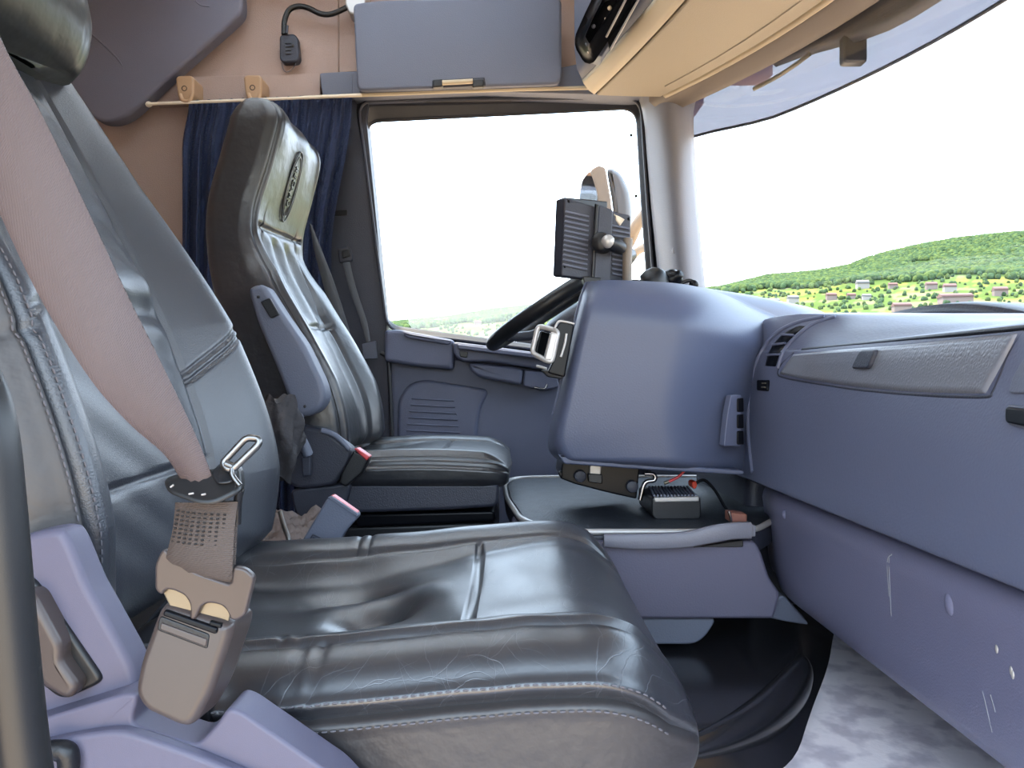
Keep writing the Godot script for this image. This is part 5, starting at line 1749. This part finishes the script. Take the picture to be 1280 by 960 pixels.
func build_driver_seat() -> void:
	var se := thing("driver_chair", "black leather driver seat with tall embossed headrest beside the far door", "seat", W(-0.2, -0.56, 1.6))
	var got := padded(dense(0.0, 1.0, 90, [(0.315 + 0.15) / 0.705, (0.125 + 0.15) / 0.705], 0.02), dback_frame, dense(-1, 1, 60, [-0.72, 0.72], 0.05), dback_bol, 12, 60.0)
	var st := S()
	grid(st, got[0], true, false)
	var bk := part(st, "backrest", M.leather2, se)
	var th := S()
	var pth := column(got[0], got[1], 6, got[0].size() - 4)
	tube(th, pth, 0.0022, 5)
	part(th, "piping", M.thread_dark, bk)
	got = padded(dense(0.0, 1.0, 60, [0.62], 0.03), dcush_frame, dense(-1, 1, 60, [-0.72, 0.72], 0.05), dcush_bol, 10, 30.0)
	st = S()
	grid(st, got[0], true, false)
	part(st, "seat_cushion", M.leather2, se)
	# embossed oval badge on the headrest
	var f := dback_frame((0.415 + 0.15) / 0.705)
	var n: Vector3 = f.n
	var up := Vector3(-n.y, n.x, 0)
	var c: Vector3 = f.c + n * f.t
	var a := Vector3(0, 0, -1)
	for q in [[0.030, 0.075, 0.0018], [0.024, 0.064, 0.0014]]:
		var pts := []
		for i in 36:
			var t := TAU * i / 36
			pts.append(c + a * cos(t) * q[0] + up * sin(t) * q[1] + n * 0.001)
		st = S()
		tube_loop(st, pts, q[2], 6)
		part(st, "badge_ring", M.leather2, bk)
	var tm := TextMesh.new()
	tm.text = "RECARO"
	var fo := SystemFont.new()
	fo.font_names = PackedStringArray(["Droid Sans"])
	fo.font_weight = 700
	tm.font = fo
	tm.font_size = 32
	tm.pixel_size = 0.00072
	tm.depth = 0.0025
	var tx := MeshInstance3D.new()
	tx.name = "badge_lettering"
	tx.mesh = tm
	tx.material_override = M.leather2
	bk.add_child(tx, true)
	tx.basis = Basis(-up, -a * -1.0, n) if (-up).cross(a).dot(n) > 0 else Basis(-up, -a, n)
	tx.position = c + n * 0.001
	# base, side cover and suspension
	part(plate([Vector3(432, 604, 1.372), Vector3(622, 604, 1.372), Vector3(625, 612, 1.372), Vector3(622, 634, 1.372), Vector3(560, 638, 1.372), Vector3(440, 642, 1.372), Vector3(400, 640, 1.372), Vector3(420, 615, 1.372)], 1.372, 0.44, 0.012, 0.008), "seat_pan", M.charcoal, se)
	part(plate([Vector3(445, 642, 1.40), Vector3(618, 638, 1.40), Vector3(620, 652, 1.40), Vector3(445, 660, 1.40)], 1.40, 0.40, 0.008, 0.006), "suspension_bellows", M.gloss_black, se)
	part(plate([Vector3(430, 658, 1.41), Vector3(620, 652, 1.41), Vector3(620, 745, 1.41), Vector3(420, 745, 1.41)], 1.41, 0.38, 0.012, 0.008), "pedestal", M.black, se)
	part(plate([Vector3(362, 530, 1.34), Vector3(404, 536, 1.34), Vector3(441, 563, 1.34), Vector3(436, 580, 1.34), Vector3(418, 607, 1.34), Vector3(370, 612, 1.34), Vector3(356, 600, 1.34), Vector3(352, 545, 1.34)], 1.34, 0.05, 0.012, 0.008), "side_cover", M.charcoal, se)
	part(wire([Vector3(402, 538, 1.335), Vector3(420, 545, 1.335), Vector3(437, 562, 1.335)], 1.335, 0.005, 8), "cover_edge", M.grey, se)
	part(plate([Vector3(362, 612, 1.35), Vector3(420, 606, 1.35), Vector3(440, 604, 1.36), Vector3(430, 640, 1.36), Vector3(380, 655, 1.35), Vector3(368, 640, 1.35)], 1.35, 0.05, 0.012, 0.006), "lower_cover", M.charcoal, se)
	# folding armrest
	var ar := part(plate([Vector3(309, 362, 1.33), Vector3(316, 356, 1.33), Vector3(330, 355, 1.33), Vector3(352, 390, 1.325), Vector3(380, 430, 1.32), Vector3(404, 480, 1.32), Vector3(407, 498, 1.32), Vector3(398, 514, 1.32), Vector3(378, 523, 1.32), Vector3(366, 514, 1.32), Vector3(345, 460, 1.325), Vector3(320, 400, 1.33)], 1.325, 0.055, 0.014, 0.010), "armrest", M.grey, se)
	part(plate([Vector3(325, 377, 1.323), Vector3(337, 372, 1.323), Vector3(349, 393, 1.32), Vector3(338, 398, 1.32)], 1.322, 0.01, 0.003, 0.002), "hinge_cover", M.black, ar)
	for q in [Vector2(323, 371), Vector2(381, 508)]:
		st = S()
		ellipsoid(st, P(q.x, q.y, 1.321), Vector3(0.003, 0.003, 0.002), Basis.IDENTITY, 8, 6)
		part(st, "screw", M.black, ar)
	# levers
	st = S()
	tube(st, smooth(px([Vector3(366, 534, 1.30), Vector3(374, 545, 1.30), Vector3(381, 558, 1.30), Vector3(386, 570, 1.30)], 1.3), 4), [0.006, 0.006, 0.007, 0.007, 0.008, 0.008, 0.009, 0.009, 0.009, 0.009, 0.009, 0.009, 0.006], 8)
	part(st, "lever", M.grey, se)
	part(plate([Vector3(376, 571, 1.30), Vector3(388, 570, 1.30), Vector3(388, 595, 1.30), Vector3(378, 596, 1.30)], 1.30, 0.012, 0.003, 0.003), "lever_paddle", M.charcoal, se)
	st = S()
	ellipsoid(st, P(374, 523, 1.29), Vector3(0.008, 0.010, 0.008))
	part(st, "knob", M.grey, se)
	# buckle with red end
	var bu := thing("driver_buckle", "black belt buckle with red button beside the driver cushion", "buckle", P(430, 608, 1.32))
	part(plate([Vector3(442, 563, 1.32), Vector3(462, 573, 1.32), Vector3(452, 592, 1.32), Vector3(432, 609, 1.32), Vector3(424, 604, 1.32), Vector3(426, 592, 1.32)], 1.32, 0.025, 0.004, 0.004), "case", M.black, bu)
	part(plate([Vector3(442, 561, 1.316), Vector3(446, 560, 1.316), Vector3(462, 571, 1.316), Vector3(458, 576, 1.316)], 1.316, 0.026, 0.002, 0.002), "button", M.red, bu)
	# crumpled cloth over the seat's rear lever
	var bg := thing("cloth_cover", "dark crumpled cloth bag hanging behind the driver's side cover", "bag", P(355, 600, 1.28))
	var rows := []
	for j in 14:
		var v := j / 13.0
		var row := PackedVector3Array()
		for i in 24:
			var t := TAU * i / 24
			var r := 0.036 + 0.007 * sin(t * 5.0 + v * 7.0) + 0.004 * sin(t * 9.0 - v * 11.0)
			r *= sin(PI * clampf(v, 0.03, 0.97)) * 0.5 + 0.5
			row.append(P(lerpf(352, 345, v), lerpf(498, 600, v), 1.25) + Vector3(cos(t) * r, 0.008 * sin(t * 3.0 + v * 5.0), sin(t) * r))
		rows.append(row)
	st = S()
	grid(st, rows, true, false, null, 1.0, true)
	part(st, "cloth", M.bag, bg)
	st = S()
	tube(st, smooth(px([Vector3(350, 525, 1.26), Vector3(362, 520, 1.26), Vector3(372, 526, 1.265), Vector3(368, 534, 1.27)], 1.26), 5), 0.008, 8)
	part(st, "knot", M.bag, bg)
	# driver's belt
	var be := thing("driver_belt", "grey seat belt hanging down beside the driver backrest", "seat belt", P(465, 550, 1.95))
	part(strap(px([Vector3(387, 280, 1.93), Vector3(392, 310, 1.93), Vector3(405, 360, 1.93), Vector3(424, 430, 1.92), Vector3(438, 490, 1.90), Vector3(447, 540, 1.88)], 1.9), px([Vector3(389, 280, 1.93), Vector3(401, 310, 1.93), Vector3(420, 360, 1.93), Vector3(441, 430, 1.92), Vector3(451, 490, 1.90), Vector3(458, 540, 1.88)], 1.9), 0.003), "webbing", M.web_grey, be)
	part(strap(px([Vector3(428, 328, 2.13), Vector3(436, 360, 2.12), Vector3(450, 400, 2.10), Vector3(458, 428, 2.08)], 2.1), px([Vector3(437, 327, 2.13), Vector3(445, 360, 2.12), Vector3(458, 400, 2.10), Vector3(463, 426, 2.08)], 2.1), 0.002), "pillar_webbing", M.web_grey, be)
	part(plate([Vector3(446, 540, 1.86), Vector3(456, 538, 1.86), Vector3(478, 547, 1.85), Vector3(474, 551, 1.85), Vector3(450, 545, 1.86)], 1.86, 0.004, 0.003, 0.001), "tongue", M.steel, be)

# ---------------------------------------------------------------- rear and upper fittings on the driver's side
func build_rear_items() -> void:
	# curtain rod, hooks, curtain
	var rd := thing("curtain_rod", "thin pale curtain rod along the tan wall", "rod", P(300, 125, 2.1))
	var s := S()
	tube(s, px([Vector2(186, 130), Vector2(300, 125.5), Vector2(452, 119)], 2.075), 0.0045, 8)
	part(s, "rod", M.cream, rd)
	s = S()
	ellipsoid(s, P(186, 130.5, 2.09), Vector3(0.009, 0.008, 0.008))
	part(s, "end_stop", M.cream, rd)
	for q in [[230, 0], [315, -1]]:
		var hk := thing("rail_hook", "tan plastic hook %s on the curtain rod" % ["at the curtain's loose edge" if q[0] == 230 else "over the middle of the curtain"], "hook", P(q[0], 126 + q[1], 2.1), "hooks holding the curtain rod")
		var y: float = q[1]
		part(plate([Vector2(q[0] - 11, 97 + y), Vector2(q[0] - 7, 94 + y), Vector2(q[0] + 9, 94 + y), Vector2(q[0] + 12, 98 + y), Vector2(q[0] + 12, 118 + y), Vector2(q[0] + 8, 127 + y), Vector2(q[0] - 4, 127 + y), Vector2(q[0] - 9, 116 + y)], 2.09, 0.07, 0.006, 0.006), "bracket", M.hook, hk)
		s = S()
		lathe(s, P(q[0] + 1, 111 + y, 2.093), Vector3(0, 0, 1), [Vector2(0.0, 0.002), Vector2(0.0055, 0.003), Vector2(0.0075, 0.004), Vector2(0.008, 0.0)], 14)
		part(s, "screw_hole", M.black, hk)
		s = S()
		tube(s, smooth(px([Vector2(q[0] - 5, 118 + y), Vector2(q[0] - 1, 126 + y), Vector2(q[0] + 7, 126 + y), Vector2(q[0] + 10, 119 + y)], 2.075), 5), 0.006, 8)
		part(s, "claw", M.hook, hk)
	var cu := thing("curtain", "navy gathered curtain hanging behind the driver seat", "curtain", P(330, 640, 2.08))
	var rows := []
	for j in 60:
		var v := j / 59.0
		var row := PackedVector3Array()
		for i in 150:
			var u := i / 149.0
			var amp := lerpf(0.006, 0.016, smoothstep(0.0, 0.25, v))
			var ph := u * 70.0 + 1.2 * sin(u * 9.0) + 0.6 * sin(v * 2.0 + u * 5.0)
			var x := lerpf(lerpf(236, 228, smoothstep(0.0, 0.1, v)), lerpf(440, 414, smoothstep(0.0, 0.35, v)), u)
			var hem := 127.0 - u * 8.0 + 2.0 * sin(u * 90.0)
			var dd := 2.10 - amp * sin(ph) - 0.004 * sin(ph * 2.3 + v * 6.0) - 0.003 * sin(u * 190.0) * smoothstep(0.12, 0.0, v)
			row.append(P(x, lerpf(hem, 690, v), dd))
		rows.append(row)
	var back := []
	for r in rows:
		var q := PackedVector3Array()
		for p in r: q.append(p + Vector3(0, 0, -0.002))
		back.append(q)
	s = S()
	grid(s, rows, false, false, W(0, 0, 0)); grid(s, back, false, false, W(0, 0, 9))
	part(s, "cloth", M.curtain, cu)
	# padded dark panel on the upper wall (folded bunk end)
	var pd := thing("bunk_panel", "dark grey padded bunk end with slanting lower edge on the upper wall", "panel", P(200, 60, 2.12))
	part(plate([Vector2(300, -40), Vector2(303, 10), Vector2(298, 20), Vector2(205, 102), Vector2(175, 132), Vector2(158, 146), Vector2(138, 153), Vector2(118, 150), Vector2(70, 90), Vector2(40, -40)], 2.10, 0.05, 0.03, 0.010), "pad", M.padded, pd)
	s = S()
	tube(s, smooth(px([Vector2(100, 30), Vector2(125, 52), Vector2(146, 72), Vector2(154, 84)], 2.101), 5), [0.001, 0.002, 0.003, 0.003, 0.003, 0.003, 0.003, 0.003, 0.003, 0.003, 0.003, 0.003, 0.003, 0.002, 0.002, 0.001], 6)
	part(s, "crease", M.padded, pd)
	s = S()
	tube(s, smooth(px([Vector2(240, -4), Vector2(250, 6), Vector2(262, 8)], 2.10), 5), 0.002, 6)
	part(s, "seam", M.padded, pd)
	# microphone on a bent cable
	var mi := thing("hand_microphone", "small black microphone hanging from a bent cable on the tan wall", "microphone", P(361, 78, 2.14))
	part(plate([Vector2(349, 45), Vector2(353, 42), Vector2(368, 42), Vector2(372, 47), Vector2(374, 72), Vector2(371, 77), Vector2(353, 78), Vector2(349, 73)], 2.14, 0.03, 0.006, 0.006), "capsule", M.charcoal, mi)
	for k in 4:
		s = S()
		tube(s, px([Vector2(357, 54 + k * 4.5), Vector2(364, 54 + k * 4.5)], 2.139), 0.0016, 5)
		part(s, "sound_slot", M.black, mi)
	s = S()
	ellipsoid(s, P(366, 57, 2.139), Vector3(0.004, 0.005, 0.002), Basis.IDENTITY, 10, 6)
	part(s, "key", M.black, mi)
	part(wire([Vector2(355, 43), Vector2(355.5, 27), Vector2(361, 13), Vector2(372, 8), Vector2(385, 10), Vector2(400, 17), Vector2(412, 18), Vector2(424, 14), Vector2(436, 8)], 2.14, 0.0075, 10, 6), "cable", M.black, mi)
	part(wire([Vector2(358, 42), Vector2(359, 32)], 2.135, 0.004, 6), "strain_relief", M.charcoal, mi)
	part(wire([Vector2(352, 78), Vector2(354, 86), Vector2(358, 90), Vector2(366, 86), Vector2(370, 78)], 2.15, 0.0012, 5), "thin_lead", M.thread, mi)
	part(plate([Vector2(432, -14), Vector2(458, -14), Vector2(456, 8), Vector2(445, 19), Vector2(436, 16), Vector2(431, 4)], 2.09, 0.06, 0.006, 0.006), "cable_clip", M.silver, mi, "cream and grey clip that holds the cable")
	# flap above the window
	var fl := thing("locker_flap", "smooth grey locker flap with a latch above the driver's window", "flap", P(575, 110, 2.08))
	part(plate([Vector2(441, 4), Vector2(470, 0), Vector2(690, -6), Vector2(702, -2), Vector2(702, 98), Vector2(697, 105), Vector2(610, 108), Vector2(450, 113), Vector2(446, 108)], 2.06, 0.05, 0.014, 0.008), "flap", M.grey, fl)
	part(plate([Vector2(540, 100), Vector2(606, 96), Vector2(607, 107), Vector2(540, 110)], 2.055, 0.02, 0.003, 0.002), "latch_plate", M.charcoal, fl)
	for q in [[541, 554], [590, 605]]:
		part(plate([Vector2(q[0], 99), Vector2(q[1], 98), Vector2(q[1], 108), Vector2(q[0], 109)], 2.045, 0.02, 0.005, 0.004), "latch_end", M.black, fl)
	s = S()
	tube(s, px([Vector2(553, 103.5), Vector2(591, 101.5)], 2.045), 0.0065, 10)
	part(s, "latch_bar", M.tan_trim, fl)
	# radio rack in the shelf's rear fascia
	var rk := thing("overhead_radio", "dark radio set fixed in the edge of the overhead shelf", "radio", P(770, 50, 1.8))
	part(plate([Vector3(731, 50, 1.790), Vector3(737, 32, 1.760), Vector3(755, -6, 1.670), Vector3(800, -6, 1.630), Vector3(752, 72, 1.760), Vector3(735, 66, 1.790)], 1.8, 0.05, 0.006, 0.004), "chassis", M.grey, rk)
	part(plate([Vector3(730, 52, 1.755), Vector3(740, 30, 1.725), Vector3(758, -6, 1.635), Vector3(778, -6, 1.620), Vector3(753, 34, 1.700), Vector3(735, 62, 1.750)], 1.8, 0.01, 0.004, -0.028), "face", M.gloss_black, rk)
	part(plate([Vector3(758, 48, 1.730), Vector3(786, -4, 1.630), Vector3(799, -4, 1.620), Vector3(763, 62, 1.730)], 1.8, 0.01, 0.003, 0.002), "slot", M.black, rk)
	for q in [[Vector3(758, 46, 1.728), Vector3(784, -4, 1.628), M.silver], [Vector3(763, 62, 1.728), Vector3(800, -4, 1.618), M.silver], [Vector3(735, 66, 1.780), Vector3(752, 36, 1.740), M.cream], [Vector3(738, 60, 1.770), Vector3(748, 40, 1.740), M.light_grey]]:
		s = S()
		tube(s, px([q[0] - Vector3(0, 0, 0.028), q[1] - Vector3(0, 0, 0.028)], 1.8), 0.0028, 6)
		part(s, "edge_strip", q[2], rk)
	for q in [Vector3(762, 10, 1.690), Vector3(758, 23, 1.720), Vector3(742, 33, 1.750), Vector3(734, 55, 1.775)]:
		s = S()
		ellipsoid(s, P(q.x, q.y, q.z - 0.034), Vector3(0.005, 0.005, 0.005), Basis.IDENTITY, 8, 6)
		part(s, "button", M.cream if q.y < 30 else M.grey, rk)
	part(wire([Vector3(742, 66, 1.9), Vector3(735, 72, 1.95), Vector3(734, 85, 2.03), Vector3(738, 95, 2.08)], 2.0, 0.003, 6), "lead", M.black, rk)
	s = S()
	ellipsoid(s, P(739, 96, 2.09), Vector3(0.01, 0.007, 0.008))
	part(s, "lead_plug", M.silver, rk)

# ---------------------------------------------------------------- small things and the outside mirror
func build_details() -> void:
	# suction mounts and leads on top of the dash
	var su := thing("suction_mount", "black suction cup mount with glossy rims lying on the dash top", "suction mount", P(835, 356, 1.5))
	var s := S()
	lathe(s, P(818, 352, 1.5), Vector3(0.25, 0.9, 0.3), [Vector2(0.001, 0.028), Vector2(0.012, 0.026), Vector2(0.024, 0.016), Vector2(0.031, 0.002), Vector2(0.028, -0.004)], 20)
	part(s, "cup", M.black, su)
	s = S()
	lathe(s, P(842, 348, 1.5), Vector3(0.5, 0.35, 0.8), [Vector2(0.001, 0.02), Vector2(0.008, 0.02), Vector2(0.010, 0.012), Vector2(0.016, 0.008), Vector2(0.020, 0.0), Vector2(0.022, -0.008)], 22)
	part(s, "knob", M.gloss_black, su)
	part(wire([Vector3(848, 357, 1.5), Vector3(856, 352, 1.5), Vector3(864, 351, 1.5), Vector3(872, 357, 1.5)], 1.5, 0.004, 8), "arm", M.black, su)
	s = S()
	ellipsoid(s, P(867, 356, 1.5), Vector3(0.010, 0.010, 0.010))
	part(s, "joint", M.gloss_black, su)
	var ca := thing("dash_cable", "thin black cable lying along the dash top edge", "cable", P(800, 353, 1.45))
	part(wire([Vector3(784, 352, 1.45), Vector3(795, 351.5, 1.45), Vector3(810, 354, 1.45), Vector3(818, 356, 1.45), Vector3(850, 358, 1.47), Vector3(880, 362, 1.5)], 1.45, 0.0035, 6), "cable", M.black, ca)
	# exterior mirror
	var mr := thing("outside_mirror", "silver grey exterior mirror on its arm outside the driver's window", "mirror", P(765, 350, 2.75))
	s = S()
	slab(s, loop([Vector3(757, 210, 2.72), Vector3(764, 208, 2.72), Vector3(776, 216, 2.72), Vector3(786, 238, 2.72), Vector3(789, 262, 2.72), Vector3(784, 300, 2.72), Vector3(770, 310, 2.72), Vector3(764, 250, 2.72)], 2.72, 0.02, 5), Vector3(0.02, 0, -0.07), 0.02, 4)
	part(s, "housing", M.body_paint, mr)
	part(plate([Vector3(738, 212, 2.70), Vector3(748, 206, 2.70), Vector3(757, 209, 2.70), Vector3(764, 250, 2.70), Vector3(770, 320, 2.70), Vector3(750, 320, 2.70), Vector3(747, 240, 2.70)], 2.70, 0.05, 0.01, 0.006), "casing_rim", M.taupe, mr)
	part(plate([Vector3(727, 225, 2.71), Vector3(737, 212, 2.71), Vector3(744, 220, 2.71), Vector3(750, 250, 2.71), Vector3(752, 320, 2.71), Vector3(724, 320, 2.71), Vector3(724, 245, 2.71)], 2.71, 0.01, 0.015, 0.003), "mirror_glass", M.mirror, mr)
	s = S()
	tube(s, smooth(px([Vector3(772, 330, 2.72), Vector3(788, 300, 2.66), Vector3(797, 280, 2.52), Vector3(812, 262, 2.32)], 2.6), 5), 0.02, 10)
	part(s, "arm", M.taupe, mr)
	s = S()
	tube(s, smooth(px([Vector3(774, 345, 2.72), Vector3(790, 322, 2.66), Vector3(800, 312, 2.52), Vector3(815, 306, 2.32)], 2.6), 5), 0.014, 8)
	part(s, "lower_arm", M.taupe, mr)
	# clutter between the seats
	var pb := thing("crumpled_paper", "crumpled grey-brown sheet lying between the seats", "paper", P(370, 670, 1.35))
	var rows := []
	for j in 12:
		var row := PackedVector3Array()
		for i in 14:
			var u := i / 13.0; var v := j / 11.0
			row.append(W(lerpf(-0.44, -0.33, u), -0.225 - 0.05 * v + 0.012 * sin(u * 13.0 + v * 8.0) * cos(v * 15.0 + u * 4.0), lerpf(1.345, 1.22, v)))
		rows.append(row)
	s = S()
	grid(s, rows, false, false, W(0, 1, 0))
	var low := []
	for r in rows:
		var q := PackedVector3Array()
		for p in r: q.append(p + Vector3(0, -0.002, 0))
		low.append(q)
	grid(s, low, false, false, W(0, -5, 0))
	part(s, "sheet", M.paper, pb)
	var sb := thing("storage_bin", "dark open bin on the tunnel between the two seats", "bin", W(-0.38, -0.40, 1.25))
	part(box(-0.62, -0.22, -0.40, -0.30, 1.16, 1.33, 0.01), "bin_body", M.black, sb)
	part(wire([Vector3(350, 640, 1.15), Vector3(354, 655, 1.14), Vector3(361, 675, 1.13), Vector3(359, 684, 1.13)], 1.14, 0.004, 8), "wire_handle", M.steel, sb)
